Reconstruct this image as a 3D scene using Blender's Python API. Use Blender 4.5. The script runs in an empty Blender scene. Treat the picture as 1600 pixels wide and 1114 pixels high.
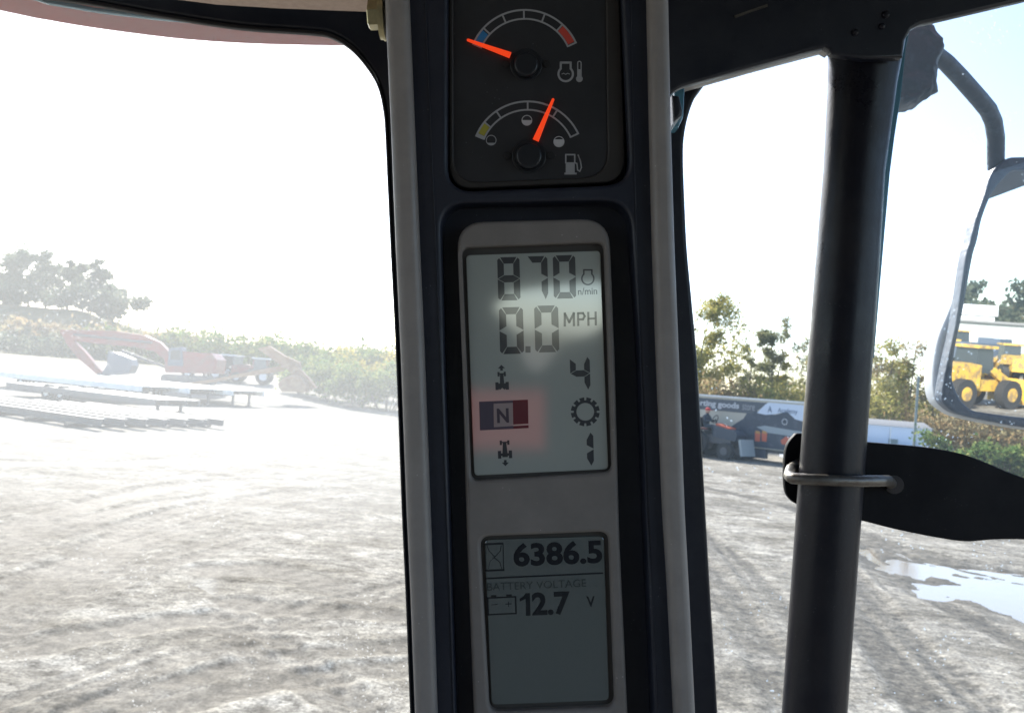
import bpy, bmesh, math, random
import numpy as np
from mathutils import Vector, Matrix
from mathutils.geometry import tessellate_polygon

random.seed(7); rng = np.random.default_rng(7)
R = math.radians
scene = bpy.context.scene
COL = scene.collection

# ------------------------------------------------------------------ camera
EYE = 3.2                      # operator's eye above the yard
F = 1386.0                     # focal length in photo pixels (1600 wide)
PITCH, ROLL = math.atan(43 / F), R(4.57)
fwd = Vector((0, math.cos(PITCH), math.sin(PITCH)))
_r0, _u0 = Vector((1, 0, 0)), Vector((0, -math.sin(PITCH), math.cos(PITCH)))
rgt = _r0 * math.cos(ROLL) + _u0 * math.sin(ROLL)
upv = -_r0 * math.sin(ROLL) + _u0 * math.cos(ROLL)
CAM = Vector((0, 0, EYE))
cd = bpy.data.cameras.new('camera'); cam = bpy.data.objects.new('camera', cd); COL.objects.link(cam)
cam.matrix_world = Matrix.Translation(CAM) @ Matrix((rgt, upv, -fwd)).transposed().to_4x4()
cd.sensor_width = 36; cd.lens = 36 * F / 1600
cd.clip_start = 0.02; cd.clip_end = 6000
cd.dof.use_dof = True; cd.dof.focus_distance = 0.5; cd.dof.aperture_fstop = 30
scene.camera = cam

# ------------------------------------------------------------------ light
SUN_AZ, SUN_EL = R(-22), R(33)         # azimuth from +Y towards +X
world = bpy.data.worlds.new('World'); scene.world = world; world.use_nodes = True
wn, wl = world.node_tree.nodes, world.node_tree.links
wn.clear()
sky = wn.new('ShaderNodeTexSky'); sky.sky_type = 'NISHITA'; sky.sun_disc = False
sky.sun_elevation = SUN_EL; sky.sun_rotation = SUN_AZ
sky.dust_density = .9; sky.air_density = .8
bg = wn.new('ShaderNodeBackground'); bg.inputs[1].default_value = 0.15
wo = wn.new('ShaderNodeOutputWorld')
wl.new(sky.outputs[0], bg.inputs[0]); wl.new(bg.outputs[0], wo.inputs[0])
sdir = Vector((math.sin(SUN_AZ) * math.cos(SUN_EL), math.cos(SUN_AZ) * math.cos(SUN_EL), math.sin(SUN_EL)))
sl = bpy.data.lights.new('sun', 'SUN'); sl.energy = 4.2; sl.angle = R(0.5); sl.color = (1, 0.95, 0.88)
so = bpy.data.objects.new('sun', sl); COL.objects.link(so)
so.rotation_euler = sdir.to_track_quat('Z', 'Y').to_euler(); so.location = (0, 0, 40)
vs = scene.view_settings
scene.display_settings.display_device = 'sRGB'
vs.view_transform = 'Standard'; vs.look = 'None'; vs.exposure = 1.35; vs.gamma = 1
vs.use_curve_mapping = False
scene.render.engine = 'CYCLES'
cy = scene.cycles
cy.max_bounces = 8; cy.diffuse_bounces = 5; cy.glossy_bounces = 4; cy.transparent_max_bounces = 24
cy.transmission_bounces = 6; cy.caustics_reflective = False; cy.caustics_refractive = False
cy.sample_clamp_indirect = 6
cy.use_denoising = True

# ------------------------------------------------------------------ measuring helpers
def ray(px, py):
    return (fwd + rgt * ((px - 800) / F) + upv * ((557 - py) / F))
def P(px, py, d):
    return CAM + ray(px, py) * d
def onplane(px, py, p0, n):
    v = ray(px, py); return CAM + v * ((p0 - CAM).dot(n) / v.dot(n))
def atY(px, py, Y):
    return onplane(px, py, Vector((0, Y, 0)), Vector((0, 1, 0)))
def G(px, py, z=0.0):
    return onplane(px, py, Vector((0, 0, z)), Vector((0, 0, 1)))
K = Matrix.Translation(P(800, 557, 0.5)) @ Matrix((rgt, upv, -fwd)).transposed().to_4x4()  # console frame
def k2(px, py, z=0.0):
    d = 0.5 - z; return ((px - 800) / F * d, (557 - py) / F * d)
def horizon(px): return 600 + (px - 800) * 0.0799

# ------------------------------------------------------------------ materials
def mat(name, base=(.5, .5, .5), rough=.6, metal=0, coat=0, emit=None, es=0, noise=None, bump=None, spec=None, grime=0):
    m = bpy.data.materials.new(name); m.use_nodes = True
    n, l = m.node_tree.nodes, m.node_tree.links
    b = n['Principled BSDF']
    b.inputs['Base Color'].default_value = (*base, 1)
    b.inputs['Roughness'].default_value = rough; b.inputs['Metallic'].default_value = metal
    b.inputs['Coat Weight'].default_value = coat
    if spec is not None: b.inputs['Specular IOR Level'].default_value = spec
    if emit: b.inputs['Emission Color'].default_value = (*emit, 1); b.inputs['Emission Strength'].default_value = es
    if noise or bump:
        tc = n.new('ShaderNodeTexCoord')
    if noise:     # (scale, colour2, amount low, high)
        sc, c2, lo, hi = noise
        t = n.new('ShaderNodeTexNoise'); t.inputs['Scale'].default_value = sc; t.inputs['Detail'].default_value = 6
        t.inputs['Roughness'].default_value = .65
        l.new(tc.outputs['Object'], t.inputs['Vector'])
        r = n.new('ShaderNodeValToRGB'); r.color_ramp.elements[0].position = lo; r.color_ramp.elements[1].position = hi
        r.color_ramp.elements[0].color = (*base, 1); r.color_ramp.elements[1].color = (*c2, 1)
        l.new(t.outputs[0], r.inputs[0]); l.new(r.outputs[0], b.inputs['Base Color'])
    if grime:     # uneven wear, settled dust and pale specks
        src = b.inputs['Base Color'].links[0].from_socket if b.inputs['Base Color'].links else None
        def nz(sc, st=None):
            t = n.new('ShaderNodeTexNoise'); t.inputs['Scale'].default_value = sc; t.inputs['Detail'].default_value = 7; t.inputs['Roughness'].default_value = .7
            if st:
                mp = n.new('ShaderNodeMapping'); mp.inputs['Scale'].default_value = st; mp.inputs['Rotation'].default_value = (.3, .2, .5); l.new(tc.outputs['Object'], mp.inputs[0]); l.new(mp.outputs[0], t.inputs[0])
            else: l.new(tc.outputs['Object'], t.inputs[0])
            return t.outputs[0]
        def rmp(sock, a, c):
            q = n.new('ShaderNodeMapRange'); q.inputs[1].default_value = a; q.inputs[2].default_value = c; l.new(sock, q.inputs[0]); return q.outputs[0]
        def mx(f, a, c):
            q = n.new('ShaderNodeMix'); q.data_type = 'RGBA'; l.new(f, q.inputs[0]); l.new(a, q.inputs[6]); q.inputs[7].default_value = (*c, 1); return q.outputs[2]
        vr = n.new('ShaderNodeTexVoronoi'); vr.inputs['Scale'].default_value = 330; l.new(tc.outputs['Object'], vr.inputs[0])
        sp = n.new('ShaderNodeMath'); sp.operation = 'LESS_THAN'; l.new(vr.outputs['Distance'], sp.inputs[0]); sp.inputs[1].default_value = .13
        gt_ = n.new('ShaderNodeMath'); gt_.operation = 'GREATER_THAN'; l.new(nz(45), gt_.inputs[0]); gt_.inputs[1].default_value = .58
        mu = n.new('ShaderNodeMath'); mu.operation = 'MULTIPLY'; l.new(sp.outputs[0], mu.inputs[0]); l.new(gt_.outputs[0], mu.inputs[1])
        m3 = n.new('ShaderNodeMath'); m3.operation = 'MULTIPLY'; l.new(mu.outputs[0], m3.inputs[0]); m3.inputs[1].default_value = min(1, grime * 1.3)
        sm = n.new('ShaderNodeMath'); sm.operation = 'MULTIPLY'; l.new(rmp(nz(11), .48, .78), sm.inputs[0]); sm.inputs[1].default_value = grime * .35
        sc2 = n.new('ShaderNodeMath'); sc2.operation = 'MULTIPLY'; l.new(rmp(nz(30, (1, 22, 1)), .66, .74), sc2.inputs[0]); sc2.inputs[1].default_value = grime * .30
        dustc = tuple(min(.5, c * 1.6 + .05) for c in base)
        c_ = mx(sm.outputs[0], src, dustc); c_ = mx(sc2.outputs[0], c_, dustc); c_ = mx(m3.outputs[0], c_, tuple(min(.6, c * 1.8 + .10) for c in base))
        l.new(c_, b.inputs['Base Color'])
        ro = n.new('ShaderNodeMapRange'); ro.inputs[1].default_value = .3; ro.inputs[2].default_value = .7; ro.inputs[3].default_value = max(.05, rough - .12); ro.inputs[4].default_value = min(1, rough + .15)
        l.new(nz(18), ro.inputs[0]); l.new(ro.outputs[0], b.inputs['Roughness'])
    if bump:      # (scale, strength, distance)
        t = n.new('ShaderNodeTexNoise'); t.inputs['Scale'].default_value = bump[0]; t.inputs['Detail'].default_value = 4
        l.new(tc.outputs['Object'], t.inputs['Vector'])
        bp = n.new('ShaderNodeBump'); bp.inputs['Strength'].default_value = bump[1]; bp.inputs['Distance'].default_value = bump[2]
        l.new(t.outputs[0], bp.inputs['Height']); l.new(bp.outputs[0], b.inputs['Normal'])
    return m

def leafmat(name, stops, trans=.55):
    m = bpy.data.materials.new(name); m.use_nodes = True
    n, l = m.node_tree.nodes, m.node_tree.links; n.clear()
    g = n.new('ShaderNodeNewGeometry'); r = n.new('ShaderNodeValToRGB')
    cr = r.color_ramp
    while len(cr.elements) < len(stops): cr.elements.new(.5)
    for i, c in enumerate(stops):
        cr.elements[i].position = i / (len(stops) - 1); cr.elements[i].color = (*c, 1)
    l.new(g.outputs['Random Per Island'], r.inputs[0])
    d = n.new('ShaderNodeBsdfDiffuse'); t = n.new('ShaderNodeBsdfTranslucent'); mx = n.new('ShaderNodeMixShader')
    mx.inputs[0].default_value = trans; o = n.new('ShaderNodeOutputMaterial')
    l.new(r.outputs[0], d.inputs[0]); l.new(r.outputs[0], t.inputs[0])
    l.new(d.outputs[0], mx.inputs[1]); l.new(t.outputs[0], mx.inputs[2]); l.new(mx.outputs[0], o.inputs[0])
    return m

def glassmat(name, base_dust, noise_dust, speck, dustcol=(.86, .90, .92), tint=(.97, .98, .98), gloss=.05, grad=None, streak=0.0):
    """Thin dusty window glass: clear, faint mirror, and a film of dust that scatters what falls on it."""
    m = bpy.data.materials.new(name); m.use_nodes = True
    n, l = m.node_tree.nodes, m.node_tree.links; n.clear()
    tc = n.new('ShaderNodeTexCoord')
    def math_(op, a, b_=None, clamp=False):
        q = n.new('ShaderNodeMath'); q.operation = op; q.use_clamp = clamp
        for i, v in enumerate((a, b_)):
            if v is None: continue
            if isinstance(v, (int, float)): q.inputs[i].default_value = v
            else: l.new(v, q.inputs[i])
        return q.outputs[0]
    def noise_(scale, det=5, rough=.6, stretch=None):
        t = n.new('ShaderNodeTexNoise'); t.inputs['Scale'].default_value = scale; t.inputs['Detail'].default_value = det
        t.inputs['Roughness'].default_value = rough
        if stretch:
            mp = n.new('ShaderNodeMapping'); mp.inputs['Rotation'].default_value = stretch[0]; mp.inputs['Scale'].default_value = stretch[1]
            l.new(tc.outputs['Object'], mp.inputs[0]); l.new(mp.outputs[0], t.inputs[0])
        else: l.new(tc.outputs['Object'], t.inputs[0])
        return t.outputs[0]
    big = noise_(3.2, 3)
    fac = math_('ADD', base_dust, math_('MULTIPLY', math_('SUBTRACT', big, .5), noise_dust))
    fine = noise_(90, 5, .7)
    fac = math_('ADD', fac, math_('MULTIPLY', math_('SUBTRACT', fine, .5), noise_dust * .30))
    # specks: bright points of dried splash
    v = n.new('ShaderNodeTexVoronoi'); v.inputs['Scale'].default_value = 140
    l.new(tc.outputs['Object'], v.inputs[0])
    dots = math_('LESS_THAN', v.outputs['Distance'], .17)
    gate = math_('GREATER_THAN', noise_(14, 3), .56)
    fac = math_('ADD', fac, math_('MULTIPLY', math_('MULTIPLY', dots, gate), speck))
    if streak:
        s1 = noise_(4, 2, .5, ((0, 0, .95), (1.5, 60, 1)))
        s2 = math_('MULTIPLY', math_('SUBTRACT', s1, .66, True), streak * 6)
        fac = math_('ADD', fac, math_('MULTIPLY', s2, math_('GREATER_THAN', noise_(9, 2), .5)))
    if grad:     # (y_low, y_high, add_at_high): film left above the wiper's sweep
        sp = n.new('ShaderNodeSeparateXYZ'); l.new(tc.outputs['Object'], sp.inputs[0])
        mr = n.new('ShaderNodeMapRange'); mr.interpolation_type = 'SMOOTHSTEP'
        mr.inputs[1].default_value = grad[0]; mr.inputs[2].default_value = grad[1]
        mr.inputs[3].default_value = 0; mr.inputs[4].default_value = grad[2]
        l.new(sp.outputs[grad[3]], mr.inputs[0]); fac = math_('ADD', fac, mr.outputs[0])
    fac = math_('MAXIMUM', math_('MINIMUM', fac, .9), .002)
    tr = n.new('ShaderNodeBsdfTransparent'); tr.inputs[0].default_value = (*tint, 1)
    gl = n.new('ShaderNodeBsdfGlossy'); gl.inputs['Roughness'].default_value = .02
    m0 = n.new('ShaderNodeMixShader'); m0.inputs[0].default_value = gloss
    l.new(tr.outputs[0], m0.inputs[1]); l.new(gl.outputs[0], m0.inputs[2])
    tl = n.new('ShaderNodeBsdfTranslucent'); tl.inputs[0].default_value = (*dustcol, 1)
    df = n.new('ShaderNodeBsdfDiffuse'); df.inputs[0].default_value = (.5, .48, .45, 1)
    m1 = n.new('ShaderNodeMixShader'); m1.inputs[0].default_value = .2
    l.new(tl.outputs[0], m1.inputs[1]); l.new(df.outputs[0], m1.inputs[2])
    m2 = n.new('ShaderNodeMixShader'); l.new(fac, m2.inputs[0])
    l.new(m0.outputs[0], m2.inputs[1]); l.new(m1.outputs[0], m2.inputs[2])
    o = n.new('ShaderNodeOutputMaterial'); l.new(m2.outputs[0], o.inputs[0])
    return m

M = {}
M['taupe'] = mat('taupe_plastic', (.262, .242, .228), .42, noise=(60, (.31, .285, .265), .35, .7), bump=(900, .10, .001), grime=0.5)
M['bezel'] = mat('taupe_bezel', (.19, .175, .163), .5, noise=(40, (.23, .21, .195), .3, .7), bump=(900, .12, .001), grime=0.5)
M['facia'] = mat('dark_facia', (.013, .017, .030), .45, noise=(30, (.022, .027, .042), .4, .75), bump=(1200, .15, .0006), grime=0.35)
M['gauge'] = mat('gauge_black', (.021, .022, .025), .5, noise=(25, (.030, .031, .036), .4, .8), grime=0.3)
M['recess'] = mat('recess_dark', (.06, .055, .05), .6)
M['ledge'] = mat('gauge_ledge_dark', (.034, .031, .029), .5)
M['hub'] = mat('hub_black', (.018, .021, .026), .35)
M['print'] = mat('print_grey', (.36, .36, .37), .6)
M['printhi'] = mat('print_white', (.55, .55, .56), .6)
M['blue'] = mat('print_blue', (.03, .20, .46), .6)
M['red'] = mat('print_red', (.62, .07, .045), .6)
M['yellow'] = mat('print_yellow', (.38, .34, .045), .6)
M['needle'] = mat('needle_orange', (.95, .09, .02), .4, emit=(1, .055, .01), es=.26)
M['lcdink'] = mat('lcd_ink', (.026, .031, .04), .3, coat=1)
M['lcdink2'] = mat('lcd_ink_grey', (.075, .09, .088), .3, coat=1)
M['lcdink3'] = mat('lcd_ink_dark', (.014, .018, .022), .3)
for k_ in ('lcdink', 'lcdink2'):
    b_ = M[k_].node_tree.nodes['Principled BSDF']; b_.inputs['Coat IOR'].default_value = 2.5; b_.inputs['Coat Roughness'].default_value = .07; b_.inputs['Coat Weight'].default_value = .5
M['lcdfaint'] = mat('lcd_ink_faint', (.10, .13, .13), .3)
M['maroon'] = mat('lcd_ink_maroon', (.13, .022, .032), .3)
M['brass'] = mat('zinc_yellow_steel', (.50, .44, .24), .35, .8, noise=(80, (.30, .27, .17), .4, .7))
M['frame'] = mat('frame_black', (.006, .009, .019), .42, noise=(20, (.022, .024, .032), .4, .8), bump=(300, .1, .001), grime=0.35)
M['rubber'] = mat('seal_rubber', (.012, .012, .013), .6)
M['tube'] = mat('black_painted_tube', (.010, .011, .018), .36, spec=.32, noise=(9, (.030, .027, .028), .45, .8), bump=(260, .16, .0012), grime=0.5)
M['plate'] = mat('black_plate', (.006, .006, .008), .6, spec=.15, noise=(9, (.011, .011, .013), .45, .8), bump=(200, .12, .001), grime=0.3)
M['zinc'] = mat('worn_zinc_rod', (.20, .19, .17), .42, .75, noise=(60, (.12, .10, .085), .4, .65), bump=(300, .3, .001))
M['liner'] = mat('tan_headliner', (.56, .44, .36), .9, noise=(150, (.48, .36, .29), .35, .7), bump=(700, .5, .002))
M['cabgrey'] = mat('cab_grey_trim', (.10, .098, .095), .8)
M['visor'] = mat('orange_red_roof_paint', (.52, .12, .09), .5, noise=(6, (.42, .16, .13), .35, .7))
M['edge'] = mat('glass_edge_teal', (.10, .26, .36), .25)
M['mirrorarm'] = mat('dusty_black_arm', (.012, .034, .072), .5, noise=(45, (.04, .08, .14), .50, .78), bump=(90, .5, .003))
M['paleplastic'] = mat('pale_mirror_shell', (.50, .54, .58), .5)
mm = bpy.data.materials.new('mirror_glass'); mm.use_nodes = True
mm.node_tree.nodes.clear()
_g = mm.node_tree.nodes.new('ShaderNodeBsdfGlossy'); _g.inputs[0].default_value = (.82, .84, .84, 1); _g.inputs['Roughness'].default_value = .004
_o = mm.node_tree.nodes.new('ShaderNodeOutputMaterial'); mm.node_tree.links.new(_g.outputs[0], _o.inputs[0])
M['mirror'] = mm
M['windshield'] = glassmat('windshield_glass_dusty', .008, .026, .13, gloss=.02, grad=(1.37, 1.58, .104, 2), streak=.35)
M['doorglass'] = glassmat('door_glass_specked', .013, .014, .17, dustcol=(.52, .70, .90), gloss=.02)
M['plainglass'] = glassmat('cab_side_glass', .02, .02, .1)

def lcdmat(name, col, patch=False):
    m = mat(name, col, .35, coat=1.0)
    b = m.node_tree.nodes['Principled BSDF']; b.inputs['Coat Roughness'].default_value = .07; b.inputs['Coat IOR'].default_value = 2.5
    n, l = m.node_tree.nodes, m.node_tree.links
    if patch:      # glow of the red N backlight, painted as a soft-edged emission patch
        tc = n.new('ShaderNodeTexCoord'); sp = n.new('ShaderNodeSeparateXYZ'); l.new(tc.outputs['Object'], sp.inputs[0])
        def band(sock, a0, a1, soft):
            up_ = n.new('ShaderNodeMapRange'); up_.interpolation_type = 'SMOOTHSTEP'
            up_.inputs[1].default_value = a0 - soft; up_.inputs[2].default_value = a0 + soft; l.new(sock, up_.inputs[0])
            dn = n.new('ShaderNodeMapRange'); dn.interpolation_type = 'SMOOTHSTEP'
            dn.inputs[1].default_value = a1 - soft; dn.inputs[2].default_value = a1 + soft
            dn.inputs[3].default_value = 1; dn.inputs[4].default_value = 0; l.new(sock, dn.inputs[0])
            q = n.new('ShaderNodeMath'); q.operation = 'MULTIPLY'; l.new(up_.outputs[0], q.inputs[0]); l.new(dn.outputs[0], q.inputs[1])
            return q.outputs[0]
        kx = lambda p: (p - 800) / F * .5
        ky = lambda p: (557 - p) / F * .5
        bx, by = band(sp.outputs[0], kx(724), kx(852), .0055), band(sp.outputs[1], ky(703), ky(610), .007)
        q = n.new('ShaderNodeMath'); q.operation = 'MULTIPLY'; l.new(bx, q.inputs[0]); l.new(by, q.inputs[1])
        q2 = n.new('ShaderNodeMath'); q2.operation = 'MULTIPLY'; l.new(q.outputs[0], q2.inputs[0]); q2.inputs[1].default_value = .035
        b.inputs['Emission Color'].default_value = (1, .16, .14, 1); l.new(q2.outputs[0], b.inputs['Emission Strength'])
    return m
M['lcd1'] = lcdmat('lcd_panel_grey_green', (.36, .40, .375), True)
M['lcd2'] = lcdmat('lcd_panel_dim_green', (.075, .10, .097))

# outdoor
M['white'] = mat('white_paint', (.78, .78, .76), .5, noise=(2, (.6, .6, .58), .45, .8))
M['deck'] = mat('pale_trailer_deck', (.62, .61, .58), .35, noise=(1.5, (.45, .44, .42), .45, .8))
M['steel'] = mat('dark_weathered_steel', (.09, .09, .095), .6, noise=(3, (.16, .13, .11), .45, .75))
M['rust'] = mat('rusty_brown_steel', (.23, .13, .07), .75, noise=(2, (.34, .22, .13), .4, .7))
M['exred'] = mat('faded_red_paint', (.24, .040, .032), .45, noise=(1.2, (.17, .07, .055), .42, .65))
M['tractorred'] = mat('tractor_red_paint', (.22, .032, .028), .5, noise=(3, (.10, .05, .04), .42, .62))
M['bluegrey'] = mat('blue_grey_paint', (.075, .10, .14), .5)
M['tyre'] = mat('tyre_rubber', (.028, .028, .028), .85)
M['darkglass'] = mat('dark_vehicle_glass', (.03, .04, .05), .08)
M['yellowm'] = mat('yellow_machine_paint', (.72, .44, .06), .5, noise=(2.6, (.30, .20, .09), .46, .60))
M['band'] = mat('charcoal_wrap', (.075, .085, .10), .5)
M['beige'] = mat('beige_wrap', (.50, .46, .37), .5, noise=(.6, (.42, .38, .30), .4, .7))
M['navy'] = mat('navy_graphic', (.030, .042, .065), .45, noise=(2.2, (.09, .10, .12), .52, .72))
M['plateblue'] = mat('pale_blue_plate', (.60, .66, .76), .5)
M['inkblue'] = mat('plate_lettering', (.12, .16, .24), .5)
M['orange'] = mat('orange_red_marking', (.55, .11, .05), .5)
M['orangetop'] = mat('amber_marking', (.5, .24, .06), .5)
M['greystripe'] = mat('grey_stripe', (.30, .33, .34), .5)
M['roofgrey'] = mat('grey_roof', (.20, .20, .20), .7)
M['polegreen'] = mat('galvanised_pole', (.22, .26, .25), .5)
M['skin'] = mat('skin', (.45, .26, .19), .6)
M['cloth'] = mat('dark_cloth', (.03, .045, .06), .9)
M['cap'] = mat('red_cap', (.5, .03, .03), .8)
M['bark'] = mat('bark_grey', (.13, .105, .08), .9, noise=(5, (.07, .06, .05), .4, .7))
M['building'] = mat('grey_block_wall', (.40, .42, .41), .8, noise=(.8, (.33, .35, .34), .4, .7))
M['carwhite'] = mat('silver_car_paint', (.55, .58, .62), .3, .2)
M['leaf_grey'] = leafmat('leaves_grey_green', [(.08, .11, .075), (.13, .15, .10), (.19, .19, .12)])
M['leaf_olive'] = leafmat('leaves_olive_yellow', [(.18, .21, .07), (.38, .36, .11), (.55, .46, .15), (.27, .27, .11)])
M['leaf_willow'] = leafmat('leaves_pale_willow', [(.14, .16, .08), (.24, .25, .13), (.34, .32, .16), (.18, .17, .10)])
M['leaf_yellow'] = leafmat('leaves_yellow', [(.30, .25, .05), (.46, .38, .08), (.20, .20, .05)])
M['leaf_green'] = leafmat('leaves_green', [(.06, .11, .035), (.11, .18, .055), (.17, .22, .07), (.28, .28, .09)])
M['leaf_brown'] = leafmat('leaves_russet', [(.25, .18, .10), (.42, .29, .14), (.38, .33, .17), (.22, .19, .12)])

# ------------------------------------------------------------------ object helpers
MATW = {}
def tag(o, label=None, cat=None, group=None, kind=None):
    if label: o['label'] = label
    if cat: o['category'] = cat
    if group: o['group'] = group
    if kind: o['kind'] = kind
    return o
def thing(name, label, cat, mw=None, group=None):
    o = bpy.data.objects.new(name, None); COL.objects.link(o); o.empty_display_size = .2
    mw = mw if mw is not None else Matrix.Identity(4)
    o.matrix_world = mw; MATW[o.name] = mw.copy()
    return tag(o, label, cat, group)
def T(x, y, z=0, rz=0): return Matrix.Translation((x, y, z)) @ Matrix.Rotation(rz, 4, 'Z')

def link_mesh(name, me, m, parent=None, mw=None):
    """mesh data in the local space of its thing (MATW) unless mw is given for a top-level object"""
    o = bpy.data.objects.new(name, me); COL.objects.link(o)
    if m is not None: me.materials.clear(); me.materials.append(m)
    if parent is not None:
        o.parent = parent; MATW[o.name] = MATW[parent.name]
    else:
        mw = mw if mw is not None else Matrix.Identity(4)
        o.matrix_world = mw; MATW[o.name] = mw.copy()
    return o
def finish(me, smooth=35):
    me.update()
    if smooth:
        me.polygons.foreach_set('use_smooth', [True] * len(me.polygons))
        me.set_sharp_from_angle(angle=R(smooth))

class MB:
    """collects shapes; every solid is closed"""
    def __init__(s): s.v, s.f = [], []
    def add(s, vs, fs):
        o = len(s.v); s.v += [tuple(v) for v in vs]; s.f += [tuple(i + o for i in f) for f in fs]; return s
    def box(s, c, d, rot=None, taper=None):
        hx, hy, hz = d[0] / 2, d[1] / 2, d[2] / 2
        vs = [Vector((x * hx, y * hy, z * hz)) for z in (-1, 1) for y in (-1, 1) for x in (-1, 1)]
        if taper:
            for i in range(4, 8): vs[i].x *= taper[0]; vs[i].y *= taper[1]
        if rot is not None: vs = [rot @ v for v in vs]
        vs = [v + Vector(c) for v in vs]
        return s.add(vs, [(0, 2, 3, 1), (4, 5, 7, 6), (0, 1, 5, 4), (2, 6, 7, 3), (0, 4, 6, 2), (1, 3, 7, 5)])
    def bar(s, a, b, w, h, up=(0, 0, 1)):
        a, b = Vector(a), Vector(b); z = (b - a); L = z.length; z.normalize()
        x = Vector(up).cross(z)
        if x.length < 1e-4: x = Vector((1, 0, 0)).cross(z)
        x.normalize(); y = z.cross(x)
        m = Matrix((x, y, z)).transposed()
        return s.box((a + b) / 2, (w, h, L), m)
    def tube(s, pts, rad, n=10, cap=True):
        pts = [Vector(p) for p in pts]
        if not hasattr(rad, '__len__'): rad = [rad] * len(pts)
        rings = []; prev = None
        for i, p in enumerate(pts):
            t = (pts[min(i + 1, len(pts) - 1)] - pts[max(i - 1, 0)]).normalized()
            if prev is None:
                a = Vector((0, 0, 1)) if abs(t.z) < .9 else Vector((1, 0, 0)); x = a.cross(t).normalized()
            else:
                x = (prev - t * prev.dot(t)).normalized()
            prev = x; y = t.cross(x)
            rings.append([p + (x * math.cos(q) + y * math.sin(q)) * rad[i] for q in [2 * math.pi * k / n for k in range(n)]])
        vs = [v for r_ in rings for v in r_]; fs = []
        for i in range(len(pts) - 1):
            for k in range(n):
                k1 = (k + 1) % n; fs.append((i * n + k, i * n + k1, (i + 1) * n + k1, (i + 1) * n + k))
        if cap: fs += [tuple(reversed(range(n))), tuple((len(pts) - 1) * n + k for k in range(n))]
        return s.add(vs, fs)
    def prism(s, pts3, ext):
        """closed prism over a planar 3D outline, pushed along the vector ext"""
        n = len(pts3); ext = Vector(ext); a = [Vector(p) for p in pts3]; b = [p + ext for p in a]
        tri = tessellate_polygon([a])
        fs = [tuple(t) for t in tri] + [tuple(i + n for i in reversed(t)) for t in tri]
        fs += [(i, (i + 1) % n, (i + 1) % n + n, i + n) for i in range(n)]
        return s.add(a + b, fs)
    def cyl(s, a, b, r, n=16): return s.tube([a, b], r, n)
    def build(s, name, m, parent=None, mw=None, smooth=35, world=False):
        vs = s.v
        if world:
            inv = (MATW[parent.name] if parent is not None else (mw or Matrix.Identity(4))).inverted()
            vs = [inv @ Vector(v) for v in vs]
        me = bpy.data.meshes.new(name); me.from_pydata([tuple(v) for v in vs], [], s.f)
        bm = bmesh.new(); bm.from_mesh(me); bmesh.ops.recalc_face_normals(bm, faces=bm.faces); bm.to_mesh(me); bm.free()
        finish(me, smooth)
        return link_mesh(name, me, m, parent, mw)

def roundpoly(pts, seg=7):
    """pts: (x, y, r) -> corners rounded with radius about r"""
    out = []; n = len(pts)
    for i, (x, y, r) in enumerate(pts):
        if r <= 0: out.append((x, y)); continue
        p = Vector((x, y)); a = Vector(pts[i - 1][:2]); b = Vector(pts[(i + 1) % n][:2])
        da, db = (a - p), (b - p); ra = min(r, da.length * .49); rb = min(r, db.length * .49)
        s_, e_ = p + da.normalized() * ra, p + db.normalized() * rb
        for k in range(seg + 1):
            t = k / seg; q = s_ * (1 - t) ** 2 + p * 2 * t * (1 - t) + e_ * t * t; out.append((q.x, q.y))
    return out

def catmull(pts, closed=True, seg=5, keep=lambda p: True):
    out, n = [], len(pts)
    for i in range(n if closed else n - 1):
        p0, p1, p2, p3 = [Vector(pts[j % n] if closed else pts[min(max(j, 0), n - 1)]) for j in (i - 1, i, i + 1, i + 2)]
        if not (keep(p1) and keep(p2)): out.append(tuple(p1)); continue
        for k in range(seg):
            t = k / seg
            q = .5 * ((2 * p1) + (p2 - p0) * t + (2 * p0 - 5 * p1 + 4 * p2 - p3) * t * t + (3 * p1 - p0 - 3 * p2 + p3) * t ** 3)
            out.append(tuple(q))
    if not closed: out.append(tuple(pts[-1]))
    return out
def curve_mesh(outlines, z0, z1, bevel=0.0, res=3):
    """solid plate between z0 and z1 with holes and rounded edges"""
    cu = bpy.data.curves.new('tmp', 'CURVE'); cu.dimensions = '2D'; cu.fill_mode = 'BOTH'
    for pts in outlines:
        sp = cu.splines.new('POLY'); sp.points.add(len(pts) - 1)
        for p, q in zip(sp.points, pts): p.co = (q[0], q[1], 0, 1)
        sp.use_cyclic_u = True
    cu.extrude = max((z1 - z0) / 2 - bevel, 1e-6); cu.bevel_depth = bevel; cu.bevel_resolution = res; cu.offset = -bevel
    o = bpy.data.objects.new('tmp', cu); COL.objects.link(o)
    dg = bpy.context.evaluated_depsgraph_get(); me = bpy.data.meshes.new_from_object(o.evaluated_get(dg))
    bpy.data.objects.remove(o); bpy.data.curves.remove(cu)
    me.transform(Matrix.Translation((0, 0, (z0 + z1) / 2)))
    return me
def plate(name, outer_px, holes_px, z0, z1, bevel, m, parent, res=3, zref=None):
    """a plate of the console / cab frame: outline measured in the photo at the depth of its front face"""
    zr = z1 if zref is None else zref
    me = curve_mesh([[k2(x, y, zr) for x, y in pts] for pts in [outer_px] + holes_px], z0, z1, bevel, res)
    me.transform(MATW[parent.name].inverted() @ K)
    me.name = name; finish(me, 32)
    return link_mesh(name, me, m, parent)
def kprism(mb, pts_px, z0, z1):
    mb.prism([K @ Vector((*k2(x, y, z1), z1)) for x, y in pts_px], (K.to_3x3() @ Vector((0, 0, z0 - z1))))
    return mb
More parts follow.
